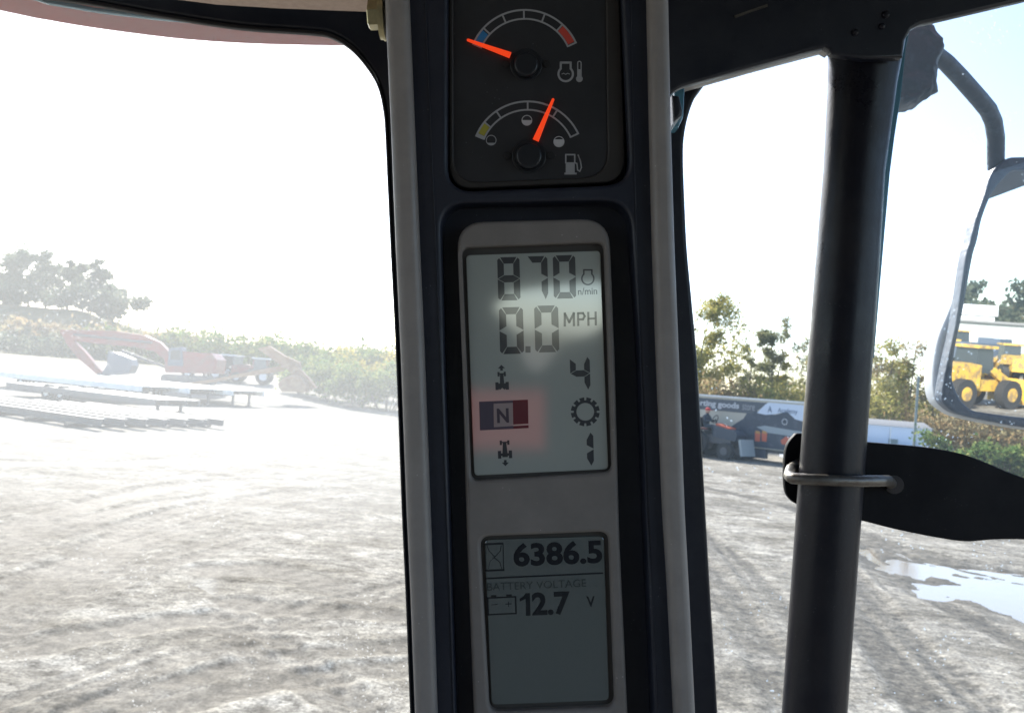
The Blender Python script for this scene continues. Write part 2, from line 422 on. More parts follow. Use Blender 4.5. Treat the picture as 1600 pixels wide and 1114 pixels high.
def text_mesh(body, offset=0.0, spacing=1.0):
    cu = bpy.data.curves.new('tmp', 'FONT'); cu.body = body; cu.size = 1; cu.offset = offset; cu.space_character = spacing
    cu.extrude = .001; cu.resolution_u = 4
    o = bpy.data.objects.new('tmp', cu); COL.objects.link(o)
    dg = bpy.context.evaluated_depsgraph_get(); me = bpy.data.meshes.new_from_object(o.evaluated_get(dg))
    bpy.data.objects.remove(o); bpy.data.curves.remove(cu)
    return me
def fit_text(name, body, box, z, m, parent, rot=2.3, offset=0.0, spacing=1.0, kframe=True, mw=None, wh=None):
    """kframe: box = (x0, y0, x1, y1) in photo pixels on the console. Otherwise mw places a text of size wh."""
    me = text_mesh(body, offset, spacing)
    co = np.empty(len(me.vertices) * 3); me.vertices.foreach_get('co', co); co = co.reshape(-1, 3)
    lo, hi = co.min(0), co.max(0)
    if kframe:
        x0, y0 = k2(box[0], box[3], z); x1, y1 = k2(box[2], box[1], z); w, h = x1 - x0, y1 - y0
    else:
        w, h = wh
    co[:, 0] = ((co[:, 0] - lo[0]) / (hi[0] - lo[0]) - .5) * w
    co[:, 1] = ((co[:, 1] - lo[1]) / (hi[1] - lo[1]) - .5) * h
    co[:, 2] *= .05 if kframe else 4
    me.vertices.foreach_set('co', co.ravel()); me.update()
    if kframe:
        me.transform(MATW[parent.name].inverted() @ K @ Matrix.Translation(((x0 + x1) / 2, (y0 + y1) / 2, z)) @ Matrix.Rotation(R(rot), 4, 'Z'))
    else:
        me.transform(MATW[parent.name].inverted() @ mw)
    me.name = name
    return link_mesh(name, me, m, parent)

# ================================================================== GROUND
def smooth01(a, b, x): t = np.clip((x - a) / (b - a), 0, 1); return t * t * (3 - 2 * t)
def vnoise(x, y, seed=0):
    xi, yi = np.floor(x).astype(np.int64), np.floor(y).astype(np.int64); xf, yf = x - xi, y - yi
    def h(a, b):
        k = (a * 374761393 + b * 668265263 + seed * 974634777) & 0xffffffff
        k = ((k ^ (k >> 13)) * 1274126177) & 0xffffffff
        return ((k ^ (k >> 16)) & 0xffff) / 65535.0
    u, v = xf * xf * (3 - 2 * xf), yf * yf * (3 - 2 * yf)
    return (h(xi, yi) * (1 - u) + h(xi + 1, yi) * u) * (1 - v) + (h(xi, yi + 1) * (1 - u) + h(xi + 1, yi + 1) * u) * v
def fbm(x, y, o=4, seed=0):
    s, a, t = 0, 1, 0
    for i in range(o): s = s + a * vnoise(x * 2 ** i, y * 2 ** i, seed + i); t += a; a *= .5
    return s / t - .5
RUTS = [  # photo pixels along each track, half width in metres, depth
    ([(-200, 1080), (0, 965), (89, 912), (177, 855), (222, 830), (275, 809), (333, 790), (400, 779), (520, 768)], .46, .085),
    ([(-150, 850), (0, 828), (111, 797), (200, 771), (310, 753), (421, 749), (560, 752)], .30, .07),
    ([(-150, 880), (0, 850), (120, 815), (240, 787), (400, 765)], .22, .05),
    ([(80, 1140), (151, 1099), (266, 1068), (355, 1046), (480, 1020), (640, 1010)], .20, .06),
    ([(160, 1160), (240, 1108), (421, 1063), (560, 1045), (700, 1040)], .22, .06),
    ([(40, 1012), (80, 1001), (170, 985), (248, 970), (330, 965)], .26, .06),
    ([(340, 890), (420, 888), (490, 904), (560, 930)], .30, .05),
    ([(370, 942), (430, 950), (490, 952), (620, 960)], .25, .05),
    ([(380, 1010), (412, 1028), (480, 1070), (554, 1112), (640, 1180)], .16, .05),
    ([(430, 1000), (470, 1028), (540, 1070), (620, 1130)], .14, .045),
    ([(1000, 800), (1110, 890), (1160, 970), (1215, 1055), (1260, 1140)], .22, .06),
    ([(1050, 790), (1160, 880), (1250, 980), (1300, 1080)], .18, .045),
    ([(1280, 840), (1341, 915), (1425, 1006), (1530, 1100), (1600, 1160)], .24, .07),
    ([(1270, 890), (1341, 964), (1404, 1048), (1470, 1130)], .22, .06),
    ([(1340, 860), (1450, 930), (1600, 1010)], .2, .04),
    ([(1100, 760), (1230, 790), (1400, 850), (1600, 900)], .25, .05),
    ([(200, 700), (420, 690), (600, 660), (760, 640)], .5, .05),
    ([(-100, 720), (150, 725), (380, 715), (600, 690)], .4, .05),
]
_rr = random.Random(12)
for bx, by, ex, ey, cxp, cyp, k in ((-150, 1060, 560, 800, 180, 850, 5), (-100, 1180, 640, 930, 300, 1000, 4), (-100, 930, 600, 740, 250, 790, 4),
                                    (330, 960, 640, 1160, 470, 1030, 4), (1080, 830, 1330, 1180, 1190, 960, 4), (1290, 870, 1620, 1180, 1420, 990, 5), (-50, 800, 620, 700, 300, 740, 3)):
    for j in range(k):
        o = (j - k / 2) * 17 + _rr.uniform(-5, 5); o2 = o * _rr.uniform(.4, 1.2)
        pl = []
        for t in (0, .2, .4, .6, .8, 1):
            X_ = (1 - t) ** 2 * bx + 2 * t * (1 - t) * cxp + t * t * ex; Y_ = (1 - t) ** 2 * (by + o) + 2 * t * (1 - t) * (cyp + o * .8) + t * t * (ey + o2 * .6)
            pl.append((X_, Y_))
        RUTS.append((pl, _rr.choice((.06, .08, .12)), _rr.uniform(.012, .03)))
RUTS = [([G(*p).xy for p in pl], w, d) for pl, w, d in RUTS]
PUD = [(1352, 845), (1420, 868), (1500, 880), (1600, 890), (1720, 915), (1720, 1010), (1600, 965), (1520, 932), (1440, 915), (1385, 880)]
PUDW = [G(x, y).xy for x, y in PUD]
def segdist(x, y, pl, closed=False):
    best = np.full(x.shape, 1e9); arc = np.zeros(x.shape); run = 0
    q = list(pl) + ([pl[0]] if closed else [])
    for a, b in zip(q[:-1], q[1:]):
        dx, dy = b[0] - a[0], b[1] - a[1]; L2 = dx * dx + dy * dy; L = math.sqrt(L2)
        t = np.clip(((x - a[0]) * dx + (y - a[1]) * dy) / L2, 0, 1)
        d = np.hypot(x - a[0] - t * dx, y - a[1] - t * dy)
        m = d < best; best = np.where(m, d, best); arc = np.where(m, run + t * L, arc); run += L
    return best, arc
def inpoly(x, y, pl):
    c = np.zeros(x.shape, bool)
    for i in range(len(pl)):
        a, b = pl[i - 1], pl[i]
        m = ((a[1] > y) != (b[1] > y)) & (x < (b[0] - a[0]) * (y - a[1]) / (b[1] - a[1] + 1e-12) + a[0]); c ^= m
    return c
def base_height(x, y):
    left = smooth01(-2, -12, x)
    z = left * smooth01(62, 112, y) * 1.7
    z = z + smooth01(140, 168, y) * smooth01(-66, -84, x + (y - 170) * .3) * 9.0
    return z + smooth01(400, 2500, np.hypot(x, y)) * -4
def ground_height(x, y, detail=True):
    x, y = np.asarray(x, float), np.asarray(y, float)
    z = base_height(x, y); wet = np.zeros(x.shape)
    if detail:
        r = np.hypot(x, y); near = smooth01(70, 25, r)
        z = z + fbm(x * .22, y * .22, 3, 3) * .06 * smooth01(140, 60, r)
        z = z + fbm(x * 1.3, y * 1.3, 4, 9) * .010 * smooth01(90, 30, r)
        z = z + fbm(x * 6, y * 6, 3, 19) * .010 * near
        wet = wet + np.clip(fbm(x * .3, y * .4, 5, 31) * 2.0, 0, .45)
        for pl, w, d in RUTS:
            w = w * 1.3; e, arc = segdist(x, y, pl); e = e + fbm(x * .8, y * .8, 4, 77) * w * .55
            inside = np.exp(-(np.abs(e) / w) ** 7); lip = np.exp(-((e - w * 1.45) / (w * .35)) ** 2)
            tread = np.sin(arc * 2 * math.pi / .32 + np.sign(np.sin(e * 9)) * .8) * .006 * smooth01(30, 12, r)
            brk = np.clip(.65 + fbm(arc * .3, e * .3, 4, 5) * 1.2, .62, 1.0)
            z = z - inside * (d * .5 - tread) * brk + lip * d * .2 * brk
            lug = .86 + .14 * np.sin(e * 2 * math.pi / .17) * np.cos(arc * 2 * math.pi / .5)
            wet = np.maximum(wet, inside * np.clip(brk * 1.2, .3, 1) * lug * (1 if w > .2 else .75)); wet = wet - lip * .22 * brk
        p = inpoly(x, y, PUDW); e, _ = segdist(x, y, PUDW, True); e = e + fbm(x * .8, y * .8, 4, 51) * 1.7
        s_ = np.where(p, e, -e); dip = smooth01(-1.3, .5, s_)
        z = z * (1 - dip * .6) - dip * (.125 + fbm(x * 1.1, y * 1.1, 4, 88) * .11); wet = np.maximum(wet, dip)
    return z, wet

def build_ground():
    rad = np.concatenate([[0.6, 1.5, 3, 4.5, 6], np.geomspace(7, 60, 430), np.geomspace(61, 3500, 110)])
    th = np.concatenate([np.linspace(-40, 40, 520), np.linspace(41, 319, 110)]) * math.pi / 180
    RR, TT = np.meshgrid(rad, th, indexing='ij'); X, Y = RR * np.sin(TT), RR * np.cos(TT)
    Z, W = ground_height(X, Y)
    nr, nt = X.shape; n = nr * nt
    co = np.stack([X, Y, Z], -1).reshape(-1, 3); co = np.vstack([co, [[0, 0, 0]]])
    idx = np.arange(n).reshape(nr, nt); a = idx[:-1]; b = idx[1:]
    quads = np.stack([a, b, np.roll(b, -1, 1), np.roll(a, -1, 1)], -1).reshape(-1, 4)
    faces = quads.tolist() + [(n, int(idx[0, k]), int(idx[0, (k + 1) % nt])) for k in range(nt)]
    me = bpy.data.meshes.new('ground'); me.from_pydata(co.tolist(), [], faces)
    me.polygons.foreach_set('use_smooth', [True] * len(me.polygons)); me.update()
    at = me.attributes.new('wet', 'FLOAT', 'POINT'); at.data.foreach_set('value', np.append(W.ravel(), 0).astype(np.float32))
    v = smooth01(95, 128, Y) + smooth01(220, 260, RR); v = np.clip(v, 0, 1)
    at = me.attributes.new('veg', 'FLOAT', 'POINT'); at.data.foreach_set('value', np.append(v.ravel(), 0).astype(np.float32))
    m = bpy.data.materials.new('churned_pale_mud'); m.use_nodes = True
    nn, l = m.node_tree.nodes, m.node_tree.links; bs = nn['Principled BSDF']
    tc = nn.new('ShaderNodeTexCoord')
    def noise(sc, det=6, r=.65, scale=None):
        t = nn.new('ShaderNodeTexNoise'); t.inputs['Scale'].default_value = sc; t.inputs['Detail'].default_value = det; t.inputs['Roughness'].default_value = r
        if scale:
            mp = nn.new('ShaderNodeMapping'); mp.inputs['Scale'].default_value = scale; mp.inputs['Rotation'].default_value = (0, 0, .25)
            l.new(tc.outputs['Object'], mp.inputs[0]); l.new(mp.outputs[0], t.inputs[0])
        else: l.new(tc.outputs['Object'], t.inputs[0])
        return t.outputs[0]
    def ramp(src, stops):
        r = nn.new('ShaderNodeValToRGB')
        while len(r.color_ramp.elements) < len(stops): r.color_ramp.elements.new(.5)
        for e, (p, c) in zip(r.color_ramp.elements, stops): e.position = p; e.color = (*c, 1)
        l.new(src, r.inputs[0]); return r.outputs[0]
    def mix(f, a_, b_, mode='MIX'):
        q = nn.new('ShaderNodeMix'); q.data_type = 'RGBA'; q.blend_type = mode
        if isinstance(f, float): q.inputs[0].default_value = f
        else: l.new(f, q.inputs[0])
        l.new(a_, q.inputs[6]); l.new(b_, q.inputs[7]); return q.outputs[2]
    wet = nn.new('ShaderNodeAttribute'); wet.attribute_name = 'wet'
    veg = nn.new('ShaderNodeAttribute'); veg.attribute_name = 'veg'
    dry = ramp(noise(.7, 8, .7, (.8, 1.15, 1)), [(.34, (.155, .137, .108)), (.43, (.235, .214, .176)), (.52, (.30, .277, .234)), (.64, (.40, .375, .325))])
    clod = ramp(noise(7, 7, .75), [(.36, (.48, .47, .46)), (.48, (.93, .93, .93)), (.64, (1.35, 1.35, 1.33))])
    dry = mix(1.0, dry, clod, 'MULTIPLY')
    grit = ramp(noise(26, 6, .75), [(.38, (.50, .49, .48)), (.5, (1, 1, 1)), (.64, (1.4, 1.4, 1.38))])
    dry = mix(1.0, dry, grit, 'MULTIPLY')
    smear = ramp(noise(2.3, 8, .75, (.85, 1.2, 1)), [(.36, (.45, .44, .43)), (.50, (.95, .95, .95)), (.64, (1.3, 1.3, 1.28))])
    dry = mix(1.0, dry, smear, 'MULTIPLY')
    dark = ramp(noise(3.0, 6), [(.3, (.050, .042, .031)), (.7, (.135, .118, .092))])
    wn2 = nn.new('ShaderNodeMath'); wn2.operation = 'MULTIPLY_ADD'
    l.new(noise(2.4, 6, .7), wn2.inputs[0]); wn2.inputs[1].default_value = 1.0; wn2.inputs[2].default_value = -.46
    wa = nn.new('ShaderNodeMath'); wa.operation = 'ADD'; wa.use_clamp = True; l.new(wet.outputs['Fac'], wa.inputs[0]); l.new(wn2.outputs[0], wa.inputs[1])
    wb = nn.new('ShaderNodeMath'); wb.operation = 'MULTIPLY'; wb.use_clamp = True; l.new(wa.outputs[0], wb.inputs[0]); wb.inputs[1].default_value = .92
    dark = mix(1.0, mix(1.0, dark, grit, 'MULTIPLY'), clod, 'MULTIPLY')
    col = mix(wb.outputs[0], dry, dark)
    grass = ramp(noise(.25, 6), [(.3, (.09, .10, .045)), (.5, (.17, .15, .08)), (.7, (.24, .20, .12))])
    col = mix(veg.outputs['Fac'], col, grass)
    l.new(col, bs.inputs['Base Color'])
    rr = nn.new('ShaderNodeMapRange'); rr.inputs[3].default_value = .85; rr.inputs[4].default_value = .62; l.new(wa.outputs[0], rr.inputs[0]); l.new(rr.outputs[0], bs.inputs['Roughness'])
    bp = nn.new('ShaderNodeBump'); bp.inputs['Strength'].default_value = .55; bp.inputs['Distance'].default_value = .02; bs.inputs['Specular IOR Level'].default_value = .06
    l.new(noise(8, 10, .78), bp.inputs['Height']); l.new(bp.outputs[0], bs.inputs['Normal'])
    o = link_mesh('ground', me, m); tag(o, kind='structure')
build_ground()
_mb = MB()
_c = [G(x, y) for x, y in [(1330, 835), (1420, 855), (1600, 875), (1760, 905), (1760, 1030), (1600, 985), (1500, 950), (1420, 925), (1360, 890)]]
_mb.prism([Vector((p.x, p.y, -.105)) for p in _c], (0, 0, -.25))
M['water'] = mat('puddle_water', (.22, .155, .095), .09, bump=(6, .05, .01))
tag(_mb.build('puddle', M['water'], smooth=None), kind='structure')

# ================================================================== INSTRUMENT CONSOLE
con = thing('instrument_console', 'tall taupe and black instrument column with two needle gauges and two LCD screens', 'instrument panel', K)
def edge(pts, y):      # interpolate an x on an edge measured at several heights
    pts = sorted(pts, key=lambda p: p[1])
    if y <= pts[0][1]: (x0, y0), (x1, y1) = pts[0], pts[1]
    elif y >= pts[-1][1]: (x0, y0), (x1, y1) = pts[-2], pts[-1]
    else:
        for (x0, y0), (x1, y1) in zip(pts[:-1], pts[1:]):
            if y0 <= y <= y1: break
    return x0 + (x1 - x0) * (y - y0) / (y1 - y0)
LO = [(600, 0), (609, 190), (617, 390), (625, 560), (634, 800), (640, 930), (647, 1114)]
LI = [(638, 0), (646, 190), (654.5, 390), (662, 560), (671, 800), (676, 930), (682, 1114)]
RI = [(1013, 0), (1017, 190), (1022, 390), (1028, 560), (1038, 800), (1046, 930), (1055, 1114)]
RO = [(1046, 0), (1050, 190), (1056, 390), (1063, 560), (1072, 800), (1079, 930), (1088, 1114)]
YS = [-260, -120, 0, 190, 390, 560, 800, 930, 1114, 1260, 1400]
def strip(A, B): return [(edge(A, y), y) for y in YS] + [(edge(B, y), y) for y in reversed(YS)]
def shift(A, dx): return [(x + dx, y) for x, y in A]
plate('side_rail', strip(LO, LI), [], -.050, .012, .0042, M['taupe'], con, res=5)
plate('side_rail', strip(RI, RO), [], -.050, .012, .0042, M['taupe'], con, res=5)
# dark facia with two wells
def dense(pts, step=45):
    out = []
    for i, a in enumerate(pts):
        b = pts[(i + 1) % len(pts)]; n = max(1, int(math.hypot(b[0] - a[0], b[1] - a[1]) / step))
        out += [(a[0] + (b[0] - a[0]) * k / n, a[1] + (b[1] - a[1]) * k / n) for k in range(n)]
    return out
well_g = dense(roundpoly([(700, -205, 20), (962, -205, 20), (985, 288, 40), (699, 300, 42)]))
well_b = roundpoly([(688, 318, 42), (984, 312, 46), (1000, 560, 0), (1010, 830, 0), (1028, 1250, 0), (716, 1250, 0), (703, 830, 0), (694, 560, 0)]); well_b = dense(well_b)
plate('facia', strip(shift(LI, -3), shift(RI, 3)), [well_g, well_b], -.046, .004, .0022, M['facia'], con, res=3)
plate('facia_back', strip(shift(LI, 2), shift(RI, -2)), [], -.060, -.0145, .0005, M['facia'], con, res=0)
# thin reveal strips where the facia meets the rails
for A, s_ in ((LI, 1), (RI, -1)):
    plate('trim_strip', strip(shift(A, 26 * s_), shift(A, 27.5 * s_)) if s_ > 0 else strip(shift(A, -27.5), shift(A, -26)), [], .003, .0047, .0002, M['facia'], con, res=1)
plate('gauge_ledge', roundpoly([(700, -240, 0), (960, -240, 0), (978, 284, 38), (702, 296, 38)]),
      [roundpoly([(708, -215, 0), (944, -215, 0), (950, 276, 40), (709, 286, 42)])], -.014, -.0022, .001, M['ledge'], con)
gp = plate('gauge_panel', roundpoly([(706, -235, 0), (946, -235, 0), (952, 278, 44), (707, 289, 44)]), [], -.014, -.0035, .001, M['gauge'], con)
ZG = -.0035
def ringpoly(cx, cy, r0, r1, a0, a1, n=28):
    q = [(cx + r1 * math.cos(R(a)), cy - r1 * math.sin(R(a))) for a in np.linspace(a0, a1, n)]
    q += [(cx + r0 * math.cos(R(a)), cy - r0 * math.sin(R(a))) for a in np.linspace(a1, a0, n)]
    return q
def radial(cx, cy, r0, r1, a, w):
    c, s_ = math.cos(R(a)), math.sin(R(a)); hx, hy = -s_ * w / 2, -c * w / 2
    return [(cx + r0 * c + hx, cy - r0 * s_ + hy), (cx + r1 * c + hx, cy - r1 * s_ + hy),
            (cx + r1 * c - hx, cy - r1 * s_ - hy), (cx + r0 * c - hx, cy - r0 * s_ - hy)]
def disc(cx, cy, r, n=28): return [(cx + r * math.cos(2 * math.pi * k / n), cy + r * math.sin(2 * math.pi * k / n)) for k in range(n)]
def kpart(name, polys, z0, z1, m, parent):
    mb = MB()
    for p in polys: kprism(mb, p, z0, z1)
    return mb.build(name, m, parent, world=True, smooth=None)
def line(pts, w):     # polyline of constant width as separate quads
    out = []
    for a, b in zip(pts[:-1], pts[1:]):
        d = Vector((b[0] - a[0], b[1] - a[1])); L = d.length; d /= L; n_ = Vector((-d.y, d.x)) * w / 2; e = d * w * .35
        out.append([(a[0] - e.x + n_.x, a[1] - e.y + n_.y), (b[0] + e.x + n_.x, b[1] + e.y + n_.y), (b[0] + e.x - n_.x, b[1] + e.y - n_.y), (a[0] - e.x - n_.x, a[1] - e.y - n_.y)])
    return out
def gauge(cx, cy, ro, ri, a0, a1, ticks, hub, hr, tip, base, w):
    g = kpart('gauge_scale', [ringpoly(cx, cy, ro - 2.8, ro, a0, a1), ringpoly(cx, cy, ri, ri + 2.6, a0, a1)]
              + [radial(cx, cy, ri + 2.2, ro - 2.4, a, 2.6) for a in ticks + [a0 + .8, a1 - .8]], ZG, ZG + .00012, M['print'], con)
    plate('gauge_shroud', ringpoly(hub[0], hub[1] + 1, 0.1, hr + 6, 0, 359.9, 40)[:40], [], ZG, ZG + .0007, .0003, M['hub'], con, res=1)
    for sx in (-1, 1):
        plate('hub_stop', disc(hub[0] + sx * (hr + 13), hub[1], 6, 16), [], ZG, ZG + .0009, .0003, M['rubber'], con, res=1)
    plate('gauge_hub', disc(hub[0], hub[1], hr, 36), [], ZG, ZG + .006, .0013, M['hub'], con)
    d = Vector((tip[0] - base[0], tip[1] - base[1])); n_ = Vector((-d.y, d.x)).normalized()
    q = [(base[0] + n_.x * w / 2, base[1] + n_.y * w / 2), (tip[0] + n_.x * 2, tip[1] + n_.y * 2), (tip[0] + d.x * .02, tip[1] + d.y * .02),
         (tip[0] - n_.x * 2, tip[1] - n_.y * 2), (base[0] - n_.x * w / 2, base[1] - n_.y * w / 2)]
    plate('needle', q, [], ZG + .0016, ZG + .0026, .0002, M['needle'], con, res=1)
    return g
C1 = (820, 104, 89.3, 72.7)
g1 = gauge(*C1, 24, 157.7, [113.6, 91, 69, 47.9, 137.3], (822, 100), 19, (730.5, 62.5), (797.5, 86.5), 9.5)
kpart('cold_zone', [ringpoly(820, 104, 75.6, 86.2, 139.5, 153, 8)], ZG, ZG + .00011, M['blue'], g1)
kpart('hot_zone', [ringpoly(820, 104, 75.6, 86.2, 26.5, 46.4, 8)], ZG, ZG + .00011, M['red'], g1)
C2 = (824.5, 246, 88.5, 72.7)
g2 = gauge(*C2, 24.3, 158.3, [124.3, 90, 57.9], (826.5, 243), 20.5, (864.5, 155), (837, 219.5), 10)
kpart('reserve_zone', [ringpoly(824.5, 246, 75.6, 85.8, 142, 154, 8)], ZG, ZG + .00011, M['yellow'], g2)
kpart('scale_end', [ringpoly(824.5, 246, 73, 88, 154.3, 158.2, 4), ringpoly(824.5, 246, 73, 88, 140.2, 141.8, 4)], ZG, ZG + .00013, M['print'], g2)
def engine(x0, y0, x1, y1, w, z, m, parent, wave=False):
    cx = (x0 + x1) / 2; r_ = (x1 - x0) / 2 - w / 2; cyy = y1 - (x1 - x0) / 2; nw = (x1 - x0) * .30
    a = math.degrees(math.acos(nw / (r_ + .01)))
    polys = [ringpoly(cx, cyy, r_ - w / 2, r_ + w / 2, 180 - a - 1, 361 + a, 36)]
    ty = cyy - math.sin(R(a)) * r_
    polys += line([(cx - nw, ty), (cx - nw, y0 + w / 2), (cx + nw, y0 + w / 2), (cx + nw, ty)], w)
    if wave: polys += line([(cx - 6, cyy), (cx - 3, cyy - 1), (cx, cyy + .6), (cx + 3, cyy - 1), (cx + 6, cyy)], 1.1)
    return kpart('engine_symbol', polys, z, z + .00013, m, parent)
engine(871, 96.7, 896.8, 129, 3.2, ZG, M['print'], g1, True)
kpart('thermometer_symbol', [ringpoly(905.3, 123.6, 0.3, 5.2, 0, 359, 20)] + line([(902.7, 120), (902.7, 99)], 1.6) + line([(908, 120), (908, 99)], 1.6)
      + [ringpoly(905.3, 99, 1.9, 3.5, 0, 180, 8)] + line([(905.3, 110), (905.3, 121)], 3.6), ZG, ZG + .00012, M['print'], g1)
for (cx, cyy, r_, lev) in ((767.5, 219.5, 8.2, -.55), (823.3, 188.5, 8.3, .05), (873.3, 221.8, 8.6, .45)):
    a0 = math.degrees(math.asin(lev))
    seg = [(cx + (r_ - .6) * math.cos(R(a)), cyy - (r_ - .6) * math.sin(R(a))) for a in np.linspace(180 - a0, 360 + a0, 22)]
    kpart('level_symbol', [seg, ringpoly(cx, cyy, r_ - 1.1, r_, 0, 359.5, 30)], ZG, ZG + .00012, M['printhi'] if lev > 0 else M['print'], g2)
kpart('fuel_pump_symbol', [[(884, 254), (898, 254), (898, 271), (884, 271)], [(882, 270.2), (901, 270.2), (901, 273), (882, 273)]]
      + line([(884, 255), (884, 242), (898, 242), (898, 255)], 2.2) + line([(898, 254.5), (901.5, 256), (902.5, 266), (906, 268), (908.5, 262), (907, 252), (903.5, 243)], 1.9)
      + [[(902.5, 241), (905, 245), (908, 252), (906, 253)]], ZG, ZG + .00012, M['print'], g2)

# bezel pod with the two LCD wells
BL = [(714, 400), (723, 560), (729, 830), (740, 1114)]
BR = [(955, 400), (961, 560), (968, 830), (981, 1114)]
pod = roundpoly([(713, 347, 44), (952, 341, 44), (961, 560, 0), (968, 830, 0), (981, 1114, 0), (986, 1240, 0), (745, 1240, 0), (740, 1114, 0), (729, 830, 0), (722, 560, 0)])
w1 = roundpoly([(721, 387, 13), (944, 379, 13), (957, 738, 13), (736, 752, 13)])
w2 = roundpoly([(750, 839, 16), (951, 831, 16), (961, 1105, 16), (765, 1113, 16)])
plate('bezel', pod, [w1, w2], -.016, -.0005, .0022, M['bezel'], con)
plate('well_floor', roundpoly([(716, 380, 10), (950, 372, 10), (962, 745, 10), (730, 760, 10)]), [], -.017, -.0062, .0002, M['recess'], con, res=0)
plate('well_floor', roundpoly([(745, 833, 10), (957, 826, 10), (967, 1112, 10), (758, 1119, 10)]), [], -.017, -.0057, .0002, M['recess'], con, res=0)
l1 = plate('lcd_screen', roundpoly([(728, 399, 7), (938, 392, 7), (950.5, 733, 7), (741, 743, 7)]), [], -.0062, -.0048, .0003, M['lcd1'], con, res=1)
l2 = plate('lcd_screen', roundpoly([(757, 843, 9), (943.5, 837, 9), (952, 1094, 9), (768, 1101, 9)]), [], -.0057, -.0043, .0003, M['lcd2'], con, res=1)
ZL, ZL2 = -.0048, -.0043
def rot_px(poly, c, deg):
    a = R(deg); return [(c[0] + (x - c[0]) * math.cos(a) + (y - c[1]) * math.sin(a), c[1] - (x - c[0]) * math.sin(a) + (y - c[1]) * math.cos(a)) for x, y in poly]
SEG = {'8': 'abcdefg', '7': 'abc', '0': 'abcdef', '4': 'bcfg', '1': 'bc'}
def seven(ch, x0, y0, x1, y1, t, z, m, parent, taper=False):
    w, h = x1 - x0, y1 - y0; g = .55; ym = h / 2; c = t * .42
    S = {'a': [(c + g, 0), (w - c - g, 0), (w - t - g * .3, t), (t + g * .3, t)],
         'd': [(t + g * .3, h - t), (w - t - g * .3, h - t), (w - c - g, h), (c + g, h)],
         'f': [(0, c), (c * .7, 0 + c * .25), (t, t + g), (t, ym - t * .62), (0, ym - g)],
         'b': [(w - t, t + g), (w - c * .7, c * .25), (w, c), (w, ym - g), (w - t, ym - t * .62)],
         'e': [(0, ym + g), (t, ym + t * .62), (t, h - t - g), (c * .7, h - c * .25), (0, h - c)],
         'c': [(w, ym + g), (w, h - c), (w - c * .7, h - c * .25), (w - t, h - t - g), (w - t, ym + t * .62)],
         'g': [(g * 1.5, ym), (t + g, ym - t * .55), (w - t - g, ym - t * .55), (w - g * 1.5, ym), (w - t - g, ym + t * .55), (t + g, ym + t * .55)]}
    if ch == '7':
        S['a'] = [(0, 0), (w - c - g, 0), (w - t - g * .3, t), (t * .7, t)]
        S['c'] = [(w, ym + g), (w, h * .86), (w - c, h), (w - t, h * .8), (w - t, ym + t * .62)]
    if ch in '14':
        S['c'] = [(w, ym + g), (w, h * .86), (w - t * .4, h), (w - t, h * .78), (w - t, ym + t * .62)]
        S['b'] = [(w - t, h * .22), (w - t * .4, 0), (w, h * .1), (w, ym - g), (w - t, ym - t * .62)]
        S['f'] = [(0, h * .06), (t, h * .2), (t, ym - t * .62), (0, ym - g)]
    cc = ((x0 + x1) / 2, (y0 + y1) / 2)
    return kpart('digit', [rot_px([(x0 + a, y0 + b) for a, b in S[k]], cc, 1.6) for k in SEG[ch]], z, z + .00012, m, parent)
seven('8', 777.7, 402, 812.5, 469.5, 10, ZL, M['lcdink'], l1)
seven('7', 825.5, 400.5, 856, 468, 10, ZL, M['lcdink'], l1)
seven('0', 864.5, 399, 899.5, 466.5, 10, ZL, M['lcdink'], l1)
seven('0', 780.5, 480, 818, 553, 11, ZL, M['lcdink'], l1)
kpart('decimal_point', [[(821, 541), (829, 541), (829, 551), (821, 551)]], ZL, ZL + .0001, M['lcdink2'], l1)
seven('0', 835.5, 477.5, 873, 550.5, 11, ZL, M['lcdink2'], l1)
seven('4', 891, 558, 922, 609, 9, ZL, M['lcdink'], l1)
seven('1', 900, 676, 927.5, 727.5, 10.5, ZL, M['lcdink'], l1)
kpart('unit_letter', line([(882.5, 509), (882.5, 490), (889.5, 503.5), (896.5, 489.5), (896.8, 508.5)], 3.6), ZL, ZL + .0001, M['lcdink2'], l1)
kpart('unit_letter', line([(903.5, 508.3), (903.2, 489.6), (911, 489.3), (913.6, 494), (911, 499), (903.5, 499.3)], 3.4), ZL, ZL + .0001, M['lcdink2'], l1)
kpart('unit_letter', line([(919.5, 508), (919.2, 488.6)], 3.4) + line([(931, 507.3), (930.7, 488)], 3.4) + line([(919.5, 498), (930.8, 497.6)], 3), ZL, ZL + .0001, M['lcdink2'], l1)
fit_text('unit_text', 'n/min', (903, 449.5, 933, 460.5), ZL + .0001, M['lcdink'], l1, offset=.012)
engine(908, 420.7, 929, 446, 2.3, ZL, M['lcdink'], l1)
cg = (914.5, 643.3)
kpart('gear_symbol', [ringpoly(*cg, 13.8, 18, 0, 359.5, 48)] + [rot_px([(cg[0] + 16.5, cg[1] - 3.1), (cg[0] + 22.4, cg[1] - 4.0), (cg[0] + 22.4, cg[1] + 4.0), (cg[0] + 16.5, cg[1] + 3.1)], cg, 15 + 30 * k) for k in range(12)], ZL, ZL + .00012, M['lcdink'], l1)
